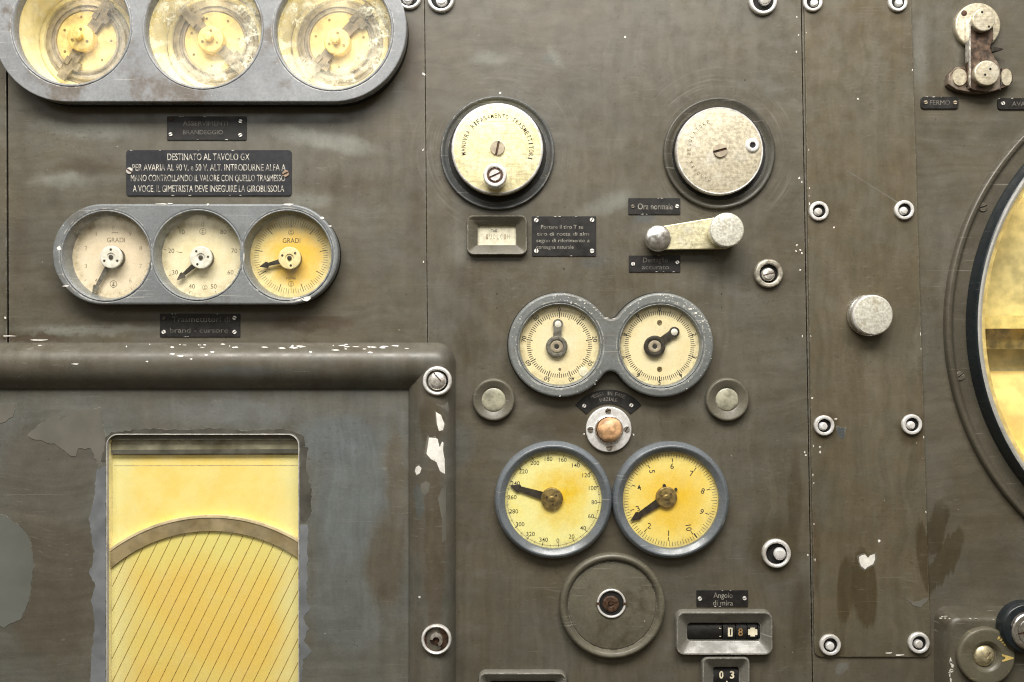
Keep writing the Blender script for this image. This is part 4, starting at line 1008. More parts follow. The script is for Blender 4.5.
kx, ky = P(727.2, 229.6, 31.5); kx, ky = (bx * .35 + kx * .65, by * .35 + ky * .65)
obj('knob', bm, M['knobface'], t, (kx, ky, 0), smooth=40)

# plain knob on the cover plate
kx, ky = P(867.5, 315.5, 4)
t = thing('knob', 'plain round plated knob standing alone on the narrow cover plate', 'knob', (kx, ky, 2))
bm = bmesh.new(); lathe(bm, [(19.6, 2.02), (20.6, 4), (20.6, 8), (19.0, 9.4), (18.4, 11)], 0, 0, 64, 0, b=.5)
obj('collar', bm, M['chrome'], t, (kx, ky, 0), smooth=40)
bm = bmesh.new(); lathe(bm, [(18.4, 10.6), (19.8, 12), (19.9, 17.5), (18.6, 19)], 0, 0, 64, 1, b=.4); lathe(bm, [(18.6, 19), (17.6, 19.2), (0, 19.2)], 0, 0, 64, 0)
obj('cap', bm, [M['knobface'], M['steelwhite']], t, (kx, ky, 0), smooth=40)

# lens buttons either side
for (px, py, ro, ri, lab) in ((493.6, 399.8, 21.2, 12, 'small grey boss with a cloudy green-grey lens, beside the housing rail'), (727.3, 399.6, 21.6, 11.6, 'small grey boss with a cloudy tan lens, right of the twin gauge')):
    x, y = P(px, py, 4); t = thing('indicator_lamp', lab, 'indicator lamp', (x, y, 0))
    bm = bmesh.new(); lathe(bm, [(ro, .02), (ro + .2, 4), (ro - 1, 6.2), (ro - 2.4, 6.4), (ri + 1.6, 4), (ri, 3.2), (ri, 2)], 0, 0, 64, 0, b=.7)
    obj('bezel', bm, M['cast_olive'], t, (x, y, 0), smooth=45)
    bm = bmesh.new(); dome(bm, 0, 0, ri + .1, 2.2, 2.2, 40, 0, 6)
    obj('lens', bm, M['lens'], t, (x, y, 0))

# push button
x, y = P(608.7, 429.4, 2); t = thing('push_button', 'tan dome push button in a bright flange with four slotted screws', 'push button', (x, y, 0))
bm = bmesh.new(); lathe(bm, [(22.8, .02), (22.8, 2.6), (22, 3.4), (14, 3.4)], 0, 0, 64, 0, b=.5); lathe(bm, [(14.4, 3), (14.2, 5.6), (13.2, 6.2), (12.6, 5)], 0, 0, 48, 1, b=.4)
obj('flange', bm, [M['steelwhite'], M['chrome']], t, (x, y, 0), smooth=45)
bm = bmesh.new(); lathe(bm, [(12.4, 3), (12.4, 6)], 0, 0, 40, 0); dome(bm, 0, 0, 12.4, 6, 7.5, 40, 0, 8)
obj('button', bm, M['ball_wood'], t, (P(610, 430, 8)[0], y, 0), smooth=60)
for sx, sy, a in ((608.2, 411, 20), (590.4, 429.3, 0), (626.6, 429, 60), (609.3, 447, 5)):
    a_, b_ = P(sx, sy, 3.4); bm = bmesh.new(); slot_head(bm, 0, 0, 3.1, 3.4, 1.1, a, 0, 1, gap=1.0)
    obj('screw', bm, [M['chrome'], M['rustdark']], t, (a_, b_, 0))

# blank round socket
x, y = P(612.2, 605.5, 4); t = thing('socket_disc', 'large blank grey-olive disc with a dark rusty socket in a thin bright ring', 'socket', (x, y, 0))
bm = bmesh.new(); lathe(bm, [(52.4, .02), (52.8, 4), (51.8, 7.4), (49.4, 8.8), (46.6, 7.6), (44.6, 4.4), (44, 3.0), (43.2, 4.4), (0, 4.4)], 0, 0, 96, 0, b=.9)
M['cast_dirty'] = cast('dirty_olive_enamel', (.125, .115, .085), chip=(.5, .48, .42), grime=(.042, .032, .018), amt=.7, gs=34, gt=(.48, .74))
obj('disc', bm, M['cast_dirty'], t, (x, y, 0), smooth=45)
bx_, by_ = P(611.4, 603.4, 5)
bm = bmesh.new(); lathe(bm, [(14.4, 4.3), (14.4, 5.8), (13.9, 6.2), (12.6, 6.0), (12.2, 4.6)], 0, 0, 56, 0, b=.25)
for sg in (1, -1): prism(bm, [(sg * 11.6, -1.3), (sg * 15, -1.3), (sg * 15, 1.3), (sg * 11.6, 1.3)], 5.4, 6.4, 1)
obj('collar', bm, [M['steelwhite'], M['rustdark']], t, (bx_, by_, 0))
bm = bmesh.new(); lathe(bm, [(12.4, 4.46), (0, 4.46)], 0, 0, 40, 1); lathe(bm, [(8.4, 4.4), (8.2, 5.4), (6.8, 6.2), (3.4, 6.3), (2.6, 5), (0, 5)], -.6, -.6, 32, 0, b=.4)
for k in range(3): lathe(bm, [(2, 5), (1.6, 5.9), (0, 6)], 1.6 * math.cos(k * 2.1), 1.6 * math.sin(k * 2.1) + 1, 10, 0)
obj('spindle', bm, [M['rustdark'], M['dark']], t, (bx_, by_, 0))

# ================================================================== windows with counters
def frame(px, rc, h, inner, ri, hin, hback, slope=2.2):
    x0, y1, x1, y0 = px; a = P(x0, y0, h); b = P(x1, y1, h); c = ((a[0] + b[0]) / 2, (a[1] + b[1]) / 2)
    i0 = P(inner[0], inner[3], hin); i1 = P(inner[2], inner[1], hin)
    o = lambda e: rrect(a[0] - c[0] + e, a[1] - c[1] + e, b[0] - c[0] - e, b[1] - c[1] - e, max(.5, rc - e), 7)
    q = lambda e: rrect(i0[0] - c[0] + e, i0[1] - c[1] + e, i1[0] - c[0] - e, i1[1] - c[1] - e, ri, 7)
    bm = bmesh.new()
    loft(bm, [(o(-.5), .02), (o(-.3), h * .6), (o(.1), h * .9), (o(.8), h), (o(slope), h), (o(slope + .6), h - .3), (q(-.6), hin + .4), (q(0), hin), (q(0), hback)])
    return c, bm
# long counter
c, bm = frame((676.5, 612, 773, 655.4), 8, 9, (687, 622.6, 760.5, 641), 4, -1.5, -22, 1.5)
t = thing('counter_window', 'long grey framed counter with white figures, under the Angolo di mira plate', 'counter', (*c, 0))
obj('frame', bm, M['cast_counter'], t, (*c, 0), smooth=40)
def hcyl(bm, x0, x1, cy, hc, r, mi=0, n=40):
    L = [[bm.verts.new((x, cy + r * math.sin(2 * PI * i / n), hc + r * math.cos(2 * PI * i / n))) for i in range(n)] for x in (x0, x1)]
    for i in range(n):
        j = (i + 1) % n; bm.faces.new((L[0][i], L[0][j], L[1][j], L[1][i])).material_index = mi
    bm.faces.new(L[0]).material_index = mi; bm.faces.new(L[1]).material_index = mi
hc, r = -12.5, 11.0; hf = hc + r
drx, dry = P(724, 632, hf)
bm = bmesh.new(); e = lambda px: P(px, 0, hf)[0] - drx
hcyl(bm, e(684), e(722), 0, hc, r - .6)
for a, b in ((723.2, 735.6), (736.4, 747), (747.8, 757.5), (758.3, 766)): hcyl(bm, e(a), e(b), 0, hc, r)
dr = obj('number_wheel', bm, M['black'], t, (drx, dry, 0), smooth=40)
bm = bmesh.new()
lx = e(730.2); flat(bm, [(lx - 2.3, -4.4), (lx + 2.3, -4.4), (lx + 2.3, 4.4), (lx - 2.3, 4.4)], hf + .06, 0); text(bm, '1', lx + .4, 0, 6, 1.4, hf + .12, 0, 2, .02)
text(bm, '8', e(740.5), 0, 7.4, 4.6, hf + .08, 0, 1, .012)
lx = e(752.7); flat(bm, [(lx - 4.6, -4.4), (lx + 4.6, -4.4), (lx + 4.6, 4.4), (lx - 4.6, 4.4)], hf + .06, 0)
for s_ in ((-1, 1), (1, 1), (-1, -1), (1, -1)): flat(bm, [(lx + s_[0] * 4.7, s_[1] * 4.5), (lx + s_[0] * 2.4, s_[1] * 4.5), (lx + s_[0] * 2.4, s_[1] * 2.9), (lx + s_[0] * 4.7, s_[1] * 2.9)], hf + .12, 2)
flat(bm, [(e(719.2), 4.6), (e(721.6), 3.2), (e(719.2), 3.2)], hf + .02, 0); flat(bm, [(e(719.4), -4.6), (e(721.0), -4.6), (e(721.0), -4.0), (e(719.4), -4.0)], hf + .02, 0)
obj('numeral', bm, [M['digit'], M['digit_dim'], M['dark']], dr, (drx, dry, 0))
bm = bmesh.new(); flat(bm, rrect(-44, -16, 44, 16, 3), -23); obj('backing', bm, M['dark'], t, (*c, 0))
# small counter
c, bm = frame((702.3, 657.4, 750, 705), 6, 8.5, (713.2, 666.8, 739, 695), 2.5, -1.5, -20, 1.5)
t = thing('counter_window', 'small square counter with two pale figures, under the long counter', 'counter', (*c, 0))
obj('frame', bm, M['cast_counter'], t, (*c, 0), smooth=40)
drx, dry = P(726, 674, -2); bm = bmesh.new(); hcyl(bm, -16, 16, -4, -16, 14)
dr = obj('number_wheel', bm, M['black'], t, (drx, dry, 0), smooth=40)
bm = bmesh.new(); text(bm, '0', -4.8, -.6, 7.0, 4.2, -1.55, 0, 0, .03); text(bm, '3', 6, -.6, 7.0, 4.4, -1.55, 0, 0, .03); text(bm, '.', .8, -4.4, 7, 1.4, -1.75)
obj('numeral', bm, M['digit'], dr, (drx, dry, 0))
bm = bmesh.new(); flat(bm, rrect(-18, -26, 18, 26, 3), -21); obj('backing', bm, M['dark'], t, (*c, 0))
# frame at the bottom edge
c, bm = frame((478.7, 672.8, 566.6, 716), 7, 8.5, (489, 681, 557, 706), 3, -1.5, -20, 1.5)
t = thing('counter_window', 'grey window frame showing only its top rim at the bottom edge', 'counter', (*c, 0))
obj('frame', bm, M['cast_counter'], t, (*c, 0), smooth=40)
bm = bmesh.new(); hcyl(bm, -38, 38, 0, -13, 11); obj('number_wheel', bm, M['black'], t, (*c, 0), smooth=40)
bm = bmesh.new(); flat(bm, rrect(-40, -18, 40, 18, 3), -21); obj('backing', bm, M['dark'], t, (*c, 0))
# small cream card window
c, bm = frame((466.8, 215, 527.2, 254.8), 6.5, 7, (477.6, 225.2, 516, 245), 1.2, .4, -4, 1.4)
t = thing('card_window', 'small bevelled frame around a smudged cream card', 'card window', (*c, 0))
obj('frame', bm, M['cast_olive'], t, (*c, 0), smooth=40)
bm = bmesh.new(); flat(bm, rrect(-21, -12, 21, 12, 1), -2.6); obj('card', bm, M['paper_small'], t, (*c, 0))
bm = bmesh.new()
for (px, py, w, s_) in ((494, 230.5, 6, 'TAG'),): text(bm, s_, P(px, 0)[0] - c[0], P(0, py)[1] - c[1], 2.6, w, -2.5, 0, 0, .02)
for k in range(7): text(bm, 'IUOLCIH'[k], P(487 + 3.6 * k, 0)[0] - c[0], P(0, 236.5)[1] - c[1], 5, 2.2, -2.5, 0, 1)
obj('lettering', bm, [M['ink'], M['ink_faint']], t, (*c, 0))

# ================================================================== latch, upper right
x, y = P(977, 26, 3); t = thing('latch', 'rusty metal swing latch on a round base above the FERMO plate', 'latch', (x, y, 0))
bm = bmesh.new(); lathe(bm, [(22.4, .02), (22.6, 4.4), (21.6, 5.4), (0, 5.4)], 0, 0, 56, 0, b=.5); lathe(bm, [(3.0, 5.45), (2.6, 5.6), (0, 5.5)], P(963.8, 13.3, 5)[0] - x, P(963.8, 13.3, 5)[1] - y, 16, 1)
obj('base_disc', bm, [M['disc_pale'], M['rustdark']], t, (x, y, 0), smooth=40)
h1 = 13.0
def q(px, py, h=h1): a, b = P(px, py, h); return (a - x, b - y)
bm = bmesh.new(); plate(bm, [q(970.5, 16), q(979, 10), q(993, 15), q(993.6, 40), q(991, 45), q(990.5, 48), q(992.5, 54), q(998, 62), q(1000.5, 70), q(1000.5, 89), q(990, 92), q(973, 90), q(968, 85), q(968.5, 60)], [], 6, h1, .7)
prism(bm, [q(968.6, 18), q(970.2, 16), q(970.0, 88), q(968.4, 85)], 6.5, h1 + 1.4, 1)
obj('arm', bm, [M['rust'], M['nickel']], t, (x, y, 0), smooth=40)
bm = bmesh.new(); plate(bm, [q(948, 84, 8), q(949, 74, 8), q(955, 67.5, 8), q(964, 66.4, 8), q(967, 69, 8), q(967, 87, 8), q(1000, 89, 8), q(1002, 68, 8), q(1008, 67.6, 8), q(1013, 74, 8), q(1012.5, 82, 8), q(1006, 87.5, 8), q(990, 92.5, 8), q(972, 92.5, 8), q(957, 90, 8)], [], .02, 8.4, .8)
obj('catch', bm, M['rust'], t, (x, y, 0), smooth=40)
for px, py, rx in ((960.2, 77, 7.5), (1007, 77, 5.6)):
    bm = bmesh.new(); a, b = q(px, py, 10); prism(bm, [(a + rx * math.cos(w), b + 8.8 * math.sin(w)) for w in [2 * PI * k / 28 for k in range(28)]], 8.2, 9.6, 0, inset=.6)
    obj('catch_pad', bm, M['disc_pale'], t, (x, y, 0))
for px, py, r, hh, lab in ((984, 19.4, 11.4, 20, 'a'), (987.2, 72.8, 12.3, 20, 'b')):
    a, b = P(px, py, hh); bm = bmesh.new(); lathe(bm, [(r - .6, h1 - 4), (r - .6, hh - 3), (r, hh - 2), (r, hh - .7), (r - .7, hh), (0, hh)], 0, 0, 44, 0, b=.4)
    for s_ in ((-.16, .62), (.42, -.62)) if lab == 'a' else ((-.16, -.15), (.25, .3)): lathe(bm, [(1.25, hh + .05), (0, hh + .07)], r * s_[0], r * s_[1], 12, 1)
    obj('cap', bm, [M['disc_pale'], M['dark']], t, (a, b, 0), smooth=40)
bm = bmesh.new(); a, b = q(990, 49.5, 10); prism(bm, [(a, b - 3), (a + 5, b - 2.6), (a + 13.5, b + .2), (a + 5, b + 2.6), (a, b + 2.2)], 7, 11.5, 0, inset=.6)
obj('pawl', bm, M['needle'], t, (x, y, 0))

# ================================================================== big round viewer
x, y = P(1216, 325)
t = thing('round_viewer', 'huge round porthole with a black ring and golden interior', 'viewer', (x, y, 0))
N_ = 200
bm = bmesh.new(); lathe(bm, [(273, .02), (272.6, 5), (270.8, 7), (267.4, 6.4), (264.6, 3.4), (262, 3.2), (252, 3.6), (250, 2)], 0, 0, N_, 0, b=1.0)
fl = obj('flange', bm, M['flange_olive'], t, (x, y, 0), smooth=50)
for px, py, a in ((983, 207, 20), (960, 376, 35)):
    a_, b_ = P(px, py, 4); bm = bmesh.new(); slot_head(bm, 0, 0, 4.6, 3.3, 1.2, a, 0, 1, gap=1.1)
    obj('screw', bm, [M['flange_olive'], M['dark']], fl, (a_, b_, 0))
bm = bmesh.new(); lathe(bm, [(252, 2), (251.4, 6), (249.8, 15), (248.8, 18), (247.2, 19)], 0, 0, N_, 0, b=1.2)
obj('black_ring', bm, M['ring_black'], t, (x, y, 0), smooth=50)
bm = bmesh.new(); lathe(bm, [(247.6, 19), (245.8, 19.6), (243, 18), (242.2, 14)], 0, 0, N_, 0, b=.5); lathe(bm, [(242.4, 15.2), (241.2, 15.4), (237.6, 14), (237, 11)], 0, 0, N_, 1, b=.4)
obj('inner_rim', bm, [M['rim_light'], M['brass_pale']], t, (x, y, 0), smooth=50)
M['scope_back'] = simple('golden_drab_backplate', (.56, .51, .27), .5, .1, .12, 70, .1, tint=((.42, .38, .2), .35))
M['scope_shelf'] = simple('golden_drum', (.90, .66, .24), .45, .1, .10, 40, .06, tint=((.95, .82, .46), .7))
M['scope_bar'] = simple('yellow_bar', (.85, .70, .25), .4, .2, .1, 80, .05)
M['scope_gap'] = simple('dark_brass_band', (.30, .23, .08), .45, .3, .25, 90, .1, tint=((.4, .3, .1), .6))
bm = bmesh.new(); lathe(bm, [(238, 12), (238, -46)], 0, 0, N_, 0); lathe(bm, [(238, -46), (0, -46)], 0, 0, N_, 1)
ch = obj('chamber', bm, [M['brass_pale'], M['scope_back']], t, (x, y, 0), smooth=50)
bm = bmesh.new()
def band(y0, y1, h0, h1, mi):
    prism(bm, [(-200, y - 0) for y in ()] or [(-229, P(0, y1, h1)[1] - y), (150, P(0, y1, h1)[1] - y), (150, P(0, y0, h1)[1] - y), (-229, P(0, y0, h1)[1] - y)], h0, h1, mi)
band(315.5, 328.5, -46, -12, 0)
obj('cross_bar', bm, M['scope_bar'], ch, (x, y, 0))
bm = bmesh.new(); band(328.8, 349, -46, -24, 0); obj('lower_band', bm, M['scope_gap'], ch, (x, y, 0))
bm = bmesh.new(); hcyl(bm, -215, 150, -108, -92, 76, 0, 120)
obj('drum', bm, M['scope_shelf'], ch, (x, y, 0), smooth=50)
bm = bmesh.new(); lathe(bm, [(236, 13), (0, 13)], 0, 0, 96); obj('glass', bm, M['glass_scope'], t, (x, y, 0))

# ================================================================== cast box, lower right
Hb = 26.0
M['cast_box'] = cast('brown_olive_casting', (.085, .077, .056), chip=(.5, .48, .42), grime=(.05, .04, .026), amt=.7)
M['knob_plate'] = cast('brassy_olive_plate', (.118, .108, .076), chip=(.55, .45, .22), grime=(.06, .05, .03), amt=.6)
a0 = P(949, 616.5, Hb); x1, y1 = a0[0] + 170, a0[1] - 190
t = thing('cast_box', 'thick-edged grey-olive cast box in the lower right corner', 'box', ((a0[0] + x1) / 2, (a0[1] + y1) / 2, 0))
cc = ((a0[0] + x1) / 2, (a0[1] + y1) / 2); w, h_ = (x1 - a0[0]) / 2, (a0[1] - y1) / 2
bm = bmesh.new()
L = []
for e, hh in ((-3.0, .02), (-2.2, 3), (-.6, Hb * .5), (.4, Hb * .82), (2.2, Hb * .95), (5.5, Hb), ):
    L.append((rrect(-w + e, -h_ + e, w - e, h_ - e, max(2, 11 - e * .6), 8), hh))
loft(bm, L, 0, False, True)
b2 = bmesh.new()
r6 = random.Random(8)
cs = [(949.5 + r6.gauss(1.0, .8), r6.uniform(658, 690), r6.uniform(.5, 1.4), r6.uniform(1, 3.2)) for _ in range(12)] + [(r6.uniform(940, 950), 616 + r6.uniform(0, 3), r6.uniform(.6, 1.8), .5) for _ in range(5)] + [(r6.uniform(960, 1000), 619 + r6.uniform(-.5, .5), r6.uniform(.6, 1.8), .35) for _ in range(5)]
chips(b2, cs, 1, Hb * .975, 71, .3)
for v in b2.verts: v.co.x -= cc[0]; v.co.y -= cc[1]
me = bpy.data.meshes.new('tmp'); b2.to_mesh(me); b2.free(); merge(bm, me, Matrix.Identity(4), 1)
obj('casing', bm, [M['cast_box'], M['scrape']], t, (*cc, 0), smooth=50)
x, y = P(985.6, 656, Hb + 4); hb = Hb
t = thing('knob', 'round olive knob with a shiny brass centre and gold traces', 'knob', (x, y, hb))
bm = bmesh.new(); lathe(bm, [(27.6, .02), (27.8, 5), (26.8, 6.6), (25.4, 7), (15, 6.6), (12.4, 4.6), (11, 1.4), (0, 1.2)], 0, 0, 72, 0, b=.7, hb=hb)
obj('dial_plate', bm, M['knob_plate'], t, (x, y, 0), smooth=45)
bm = bmesh.new(); dome(bm, -1, 0, 10.6, hb + 1.2, 5.6, 32, 0, 7); slot_head(bm, 1.5, 1.5, 3.6, hb + 6.2, .9, 60, 0, 1)
M['brass_worn'] = simple('worn_pale_brass', (.72, .64, .42), .3, .7, .12, 260, .05, tint=((.35, .27, .12), .5))
obj('centre_screw', bm, [M['brass_worn'], M['rustdark']], t, (x, y, 0), smooth=60)
bm = bmesh.new(); text(bm, 'A', 20, -1, 9.5, 7.5, hb + 7.05, -PI / 2, 0, .05)
for k in range(4):
    a = rad(32 + k * 8); b = rad(37 + k * 8); flat(bm, [(23 * math.cos(a), 23 * math.sin(a)), (23 * math.cos(b), 23 * math.sin(b)), (19.5 * math.cos(b), 19.5 * math.sin(b)), (20.5 * math.cos(a), 20.5 * math.sin(a))], hb + 7.05)
obj('gold_marking', bm, M['brass'], t, (x, y, 0))
x, y = P(1030, 631, Hb + 12)
t = thing('terminal', 'dark blue-grey round terminal with a chrome slotted screw on the cast box', 'terminal', (x, y, hb))
bm = bmesh.new(); lathe(bm, [(25, .02), (25, 9), (23, 12), (17, 12.4)], -2, 2, 48, 0, b=.8, hb=hb); prism(bm, blob(-10, 11, 5, 3, 9, .3, 4, .7), hb + 12.1, hb + 12.5, 1)
obj('lug', bm, [M['ring_black'], M['bare']], t, (x, y, 0), smooth=45)
bm = bmesh.new(); lathe(bm, [(18.5, 9), (18.5, 14), (17.2, 15), (13, 14.8)], 0, 0, 48, 0, b=.4, hb=hb); slot_head(bm, 0, 0, 13, hb + 13, 2.4, 10, 0, 1, gap=2.2)
obj('screw', bm, [M['chrome'], M['rustdark']], t, (x, y, 0), smooth=45)

# ================================================================== window housing, lower left
ox, oy = P(230, 520)
t = thing('window_housing', 'big raised housing with rounded rails, flaking inner plate and a yellow window', 'housing', (ox, oy, 0))
RX, TY = P(455.5, 342.5, 0)                       # outer corner
LX, BY = -820, -640
prof = [(0, .02), (.3, 2), (1.2, 5), (3, 9), (6, 13.5), (10, 17.2), (14, 19.4), (19, 20.4), (24, 20), (29, 18.6), (34, 16), (38, 13), (42, 9.4), (45, 6.6), (46, 5.2), (46.8, 2.0)]
bm = bmesh.new(); rows = []
ncor = 12; rc0 = 20.0
for s_, hh in prof:
    r_ = max(.4, rc0 - s_)
    if s_ > rc0: r_ = .4
    cx, cy = RX - s_ - r_, TY - s_ - r_
    pts = [(LX + k * 60.0, TY - s_) for k in range(0, int((cx - LX) / 60) + 1)]
    nh = 20
    pts = [(LX + (cx - LX) * k / nh, TY - s_) for k in range(nh)]
    pts += [(cx + r_ * math.cos(PI / 2 - PI / 2 * k / ncor), cy + r_ * math.sin(PI / 2 - PI / 2 * k / ncor)) for k in range(ncor + 1)]
    pts += [(RX - s_, cy + (BY - cy) * (k + 1) / nh) for k in range(nh)]
    rows.append([bm.verts.new((px - ox, py - oy, hh)) for px, py in pts])
for A, B in zip(rows, rows[1:]):
    for i in range(len(A) - 1): bm.faces.new((A[i], A[i + 1], B[i + 1], B[i]))
def raised(pts, hfun, mi, th=.4):
    pass
def rail_h(s_):
    for (a, ha), (b, hb_) in zip(prof, prof[1:]):
        if a <= s_ <= b: return ha + (hb_ - ha) * (s_ - a) / (b - a)
    return 4
def rail_chip(poly, mi, th=.3):
    if mi == 1 and len(poly) > 5:
        gx_ = sum(p[0] for p in poly) / len(poly); gy_ = sum(p[1] for p in poly) / len(poly)
        rail_chip([(gx_ + (p[0] - gx_) * 1.22 + rnd.uniform(-.6, .6), gy_ + (p[1] - gy_) * 1.14 + rnd.uniform(-.6, .6)) for p in poly], 2, .14)
    """a chip lying on the curved rail: px outline, fan-split so it follows the surface"""
    V = []
    for px, py in poly:
        hh = 19
        for _ in range(3):
            X, Y = P(px, py, hh); s_ = RX - X if Y < TY - 30 else TY - Y
            hh = rail_h(max(0, min(46, s_)))
        X, Y = P(px, py, hh); V.append((X - ox, Y - oy, hh + th))
    cx = sum(v[0] for v in V) / len(V); cy = sum(v[1] for v in V) / len(V)
    X, Y = cx + ox, cy + oy; s_ = RX - X if Y < TY - 30 else TY - Y
    c_ = bm.verts.new((cx, cy, rail_h(max(0, min(46, s_))) + th)); prev = None
    for k in (.25, .5, .75, 1.0):
        ring = []
        for vx, vy, _ in V:
            x_, y_ = cx + (vx - cx) * k, cy + (vy - cy) * k
            s_ = RX - x_ - ox if y_ + oy < TY - 30 else TY - y_ - oy
            ring.append(bm.verts.new((x_, y_, rail_h(max(0, min(46, s_))) + th)))
        m_ = len(ring)
        for i in range(m_):
            j = (i + 1) % m_
            bm.faces.new((c_, ring[i], ring[j]) if prev is None else (prev[i], ring[i], ring[j], prev[j])).material_index = mi
        prev = ring
rail_chip([(436, 412), (441, 415), (444.5, 424), (443, 430), (439, 431), (437, 424)], 1)
rail_chip([(429, 437.5), (436, 438), (443.5, 442.5), (443, 450), (444.6, 459), (445, 474), (440, 471), (436.5, 462), (431, 459), (426.5, 454)], 1)
rail_chip([(416, 467), (419, 465.5), (421.5, 468), (420, 473), (416.5, 475), (415, 471)], 1)
rail_chip([(421, 484), (426, 481), (430, 483), (429, 492), (424, 496), (421, 491)], 2)
rail_chip([(438, 498), (441, 490), (446, 484), (446, 540), (442, 543), (442, 520)], 2)
rail_chip([(418.5, 596), (420.5, 596), (420.5, 598), (418.5, 598)], 1)
rail_chip([(436, 404), (448, 402), (449, 413), (444, 410)], 2)
r4 = random.Random(12)
for k in range(42):
    px = r4.choice((r4.uniform(262, 424), r4.uniform(300, 420), r4.uniform(20, 260), r4.uniform(140, 215), r4.uniform(262, 345))); py = 342.5 + abs(r4.gauss(2.2, 2.0)) * (.7 if px < 255 else 1.1) + 1.6
    if px > 430: py += 4
    w_, hh_ = r4.choice((r4.uniform(.3, 1.2), r4.uniform(1.5, 5.0 if px > 250 else 2.6))), r4.uniform(.22, .95)
    rail_chip([(px - w_, py), (px - w_ * .3, py - hh_), (px + w_ * .5, py - hh_ * .7), (px + w_, py + hh_ * .3), (px + w_ * .1, py + hh_)], 1, .12)
for px, py, w_ in ((191, 359, 1.6), (147, 361.5, 1.5), (402, 374.5, 2.4), (212, 352, 2.5), (206, 355, 2), (75, 364, 4), (172, 354, 3), (180, 356, 4)):
    rail_chip([(px - w_, py), (px, py - .9), (px + w_, py - .3), (px + w_ * .5, py + .9)], 1, .12)
obj('frame_rail', bm, [M['housing'], M['bare'], M['flake_light']], t, (ox, oy, 0), smooth=60)
# inner plate with the window opening
HI = 3.0
wx0, wy1 = P(106.8, 434.2, HI); wx1, _ = P(299, 434, HI); wy0 = -560
b0 = P(408.6, 389.6, HI)
bm = bmesh.new()
plate(bm, [(LX - ox, BY - oy), (b0[0] + 2 - ox, BY - oy), (b0[0] + 2 - ox, b0[1] + 2 - oy), (LX - ox, b0[1] + 2 - oy)], [[(a - ox, b - oy) for a, b in rrect(wx0, wy0, wx1, wy1, 11, 8)]], HI - 2.5, HI, .4)
b2 = bmesh.new()
flake(b2, [(28, 436), (40, 424), (58, 414), (60, 421), (76, 410), (100, 408), (106, 440), (100, 470), (92, 448), (78, 449), (77, 457), (70, 456), (62, 449), (58, 445), (40, 440), (33, 439)], 1, HI, .45)
flake(b2, [(-20, 505), (6, 516), (20, 526), (31, 540), (33.5, 566), (29, 602), (20, 620), (4, 627), (-20, 622)], 2, HI, .4)
flake(b2, [(-10, 404), (16, 404), (13, 417), (3, 423), (-10, 421)], 1, HI, .45)
flake(b2, [(97, 470), (106, 466), (106.2, 700), (92, 700), (90, 672), (95, 628), (91.5, 600), (95, 586), (90, 574), (94, 552), (89.5, 520), (94, 500)], 3, HI, .35)
flake(b2, [(101, 442), (112, 432), (150, 428.5), (176, 430), (214, 428.5), (244, 430.5), (290, 429), (303, 436), (306, 445), (300, 446), (298, 436), (292, 433.4), (116, 433.4), (107, 440), (106, 462), (99, 462)], 4, HI, .3)
flake(b2, [(299.6, 524), (308, 526), (307, 600), (311, 608), (303, 618), (308, 630), (304, 640), (312, 652), (303, 660), (299.8, 700)], 3, HI, .3)
flake(b2, [(299.6, 446), (308, 448), (306, 470), (312, 490), (311, 514), (304, 523), (299.6, 520)], 4, HI, .3)
prism(b2, blob(*P(63, 640, HI), 1.6, 1.2, 8, .3, 2), HI, HI + .2, 1)
for v in b2.verts: v.co.x -= ox; v.co.y -= oy
me = bpy.data.meshes.new('tmp'); b2.to_mesh(me); tmp = bmesh.new(); tmp.from_mesh(me)
vm = [bm.verts.new(v.co) for v in tmp.verts]
for f in tmp.faces:
    bm.faces.new([vm[v.index] for v in f.verts]).material_index = f.material_index
tmp.free(); b2.free(); bpy.data.meshes.remove(me)
M['soot'] = simple('dark_smeared_putty', (.072, .068, .055), .55, 0, .15, 60, .3)
obj('inner_plate', bm, [M['inner'], M['flake_light'], M['flake_green'], M['flake_blue'], M['soot']], t, (ox, oy, 0), smooth=30)
# window box
M['paper'] = None
def paper_mat(name, c, c2, amt, scale, grain=.03, top=None):
    N = NT(name); v = N.co()
    cc = N.mix(N.math('MULTIPLY', N.rng(N.noise(v, scale, 4, .55), .4, .66), amt), c, c2)
    cc = N.mix(1.0, cc, N.mix(N.rng(N.noise(v, 700, 2), .3, .7), (1 - grain,) * 3, (1 + grain,) * 3), 'MULTIPLY')
    wv = N.n('ShaderNodeTexWave'); N.l(N.map(v, rot=(0, 0, .3)), wv.inputs['Vector']); wv.inputs['Scale'].default_value = 160; wv.inputs['Distortion'].default_value = 1.5
    cc = N.mix(.04, cc, wv.outputs['Color'], 'OVERLAY')
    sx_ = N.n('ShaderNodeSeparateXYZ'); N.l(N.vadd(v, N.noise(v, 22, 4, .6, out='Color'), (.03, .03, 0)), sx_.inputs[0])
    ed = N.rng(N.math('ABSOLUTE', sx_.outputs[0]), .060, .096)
    cc = N.mix(N.math('MULTIPLY', ed, .6), cc, (.80, .82, .46))  # haze of the window glass painted into the paper near both sides
    if top is not None:
        tp = N.rng(sx_.outputs[1], top[0], top[1])
        cc = N.mix(N.math('MULTIPLY', tp, .55), cc, (.84, .84, .30))
        bt = N.rng(sx_.outputs[1], top[2], top[3], 1, 0)
    N.set('Base Color', cc); N.set('Roughness', .5)
    return N.m
def wc_y(py): return (P(0, py, -6)[1] - (P(0, 434.2, HI)[1] - 560) / 2) * S
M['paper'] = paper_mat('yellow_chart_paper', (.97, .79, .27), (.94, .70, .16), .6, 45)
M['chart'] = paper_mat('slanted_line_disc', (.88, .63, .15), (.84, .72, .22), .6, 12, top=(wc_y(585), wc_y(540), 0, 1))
M['ring_tan'] = simple('tan_ring', (.34, .265, .15), .35, .1, .14, 60, .05, tint=((.22, .16, .05), .6))
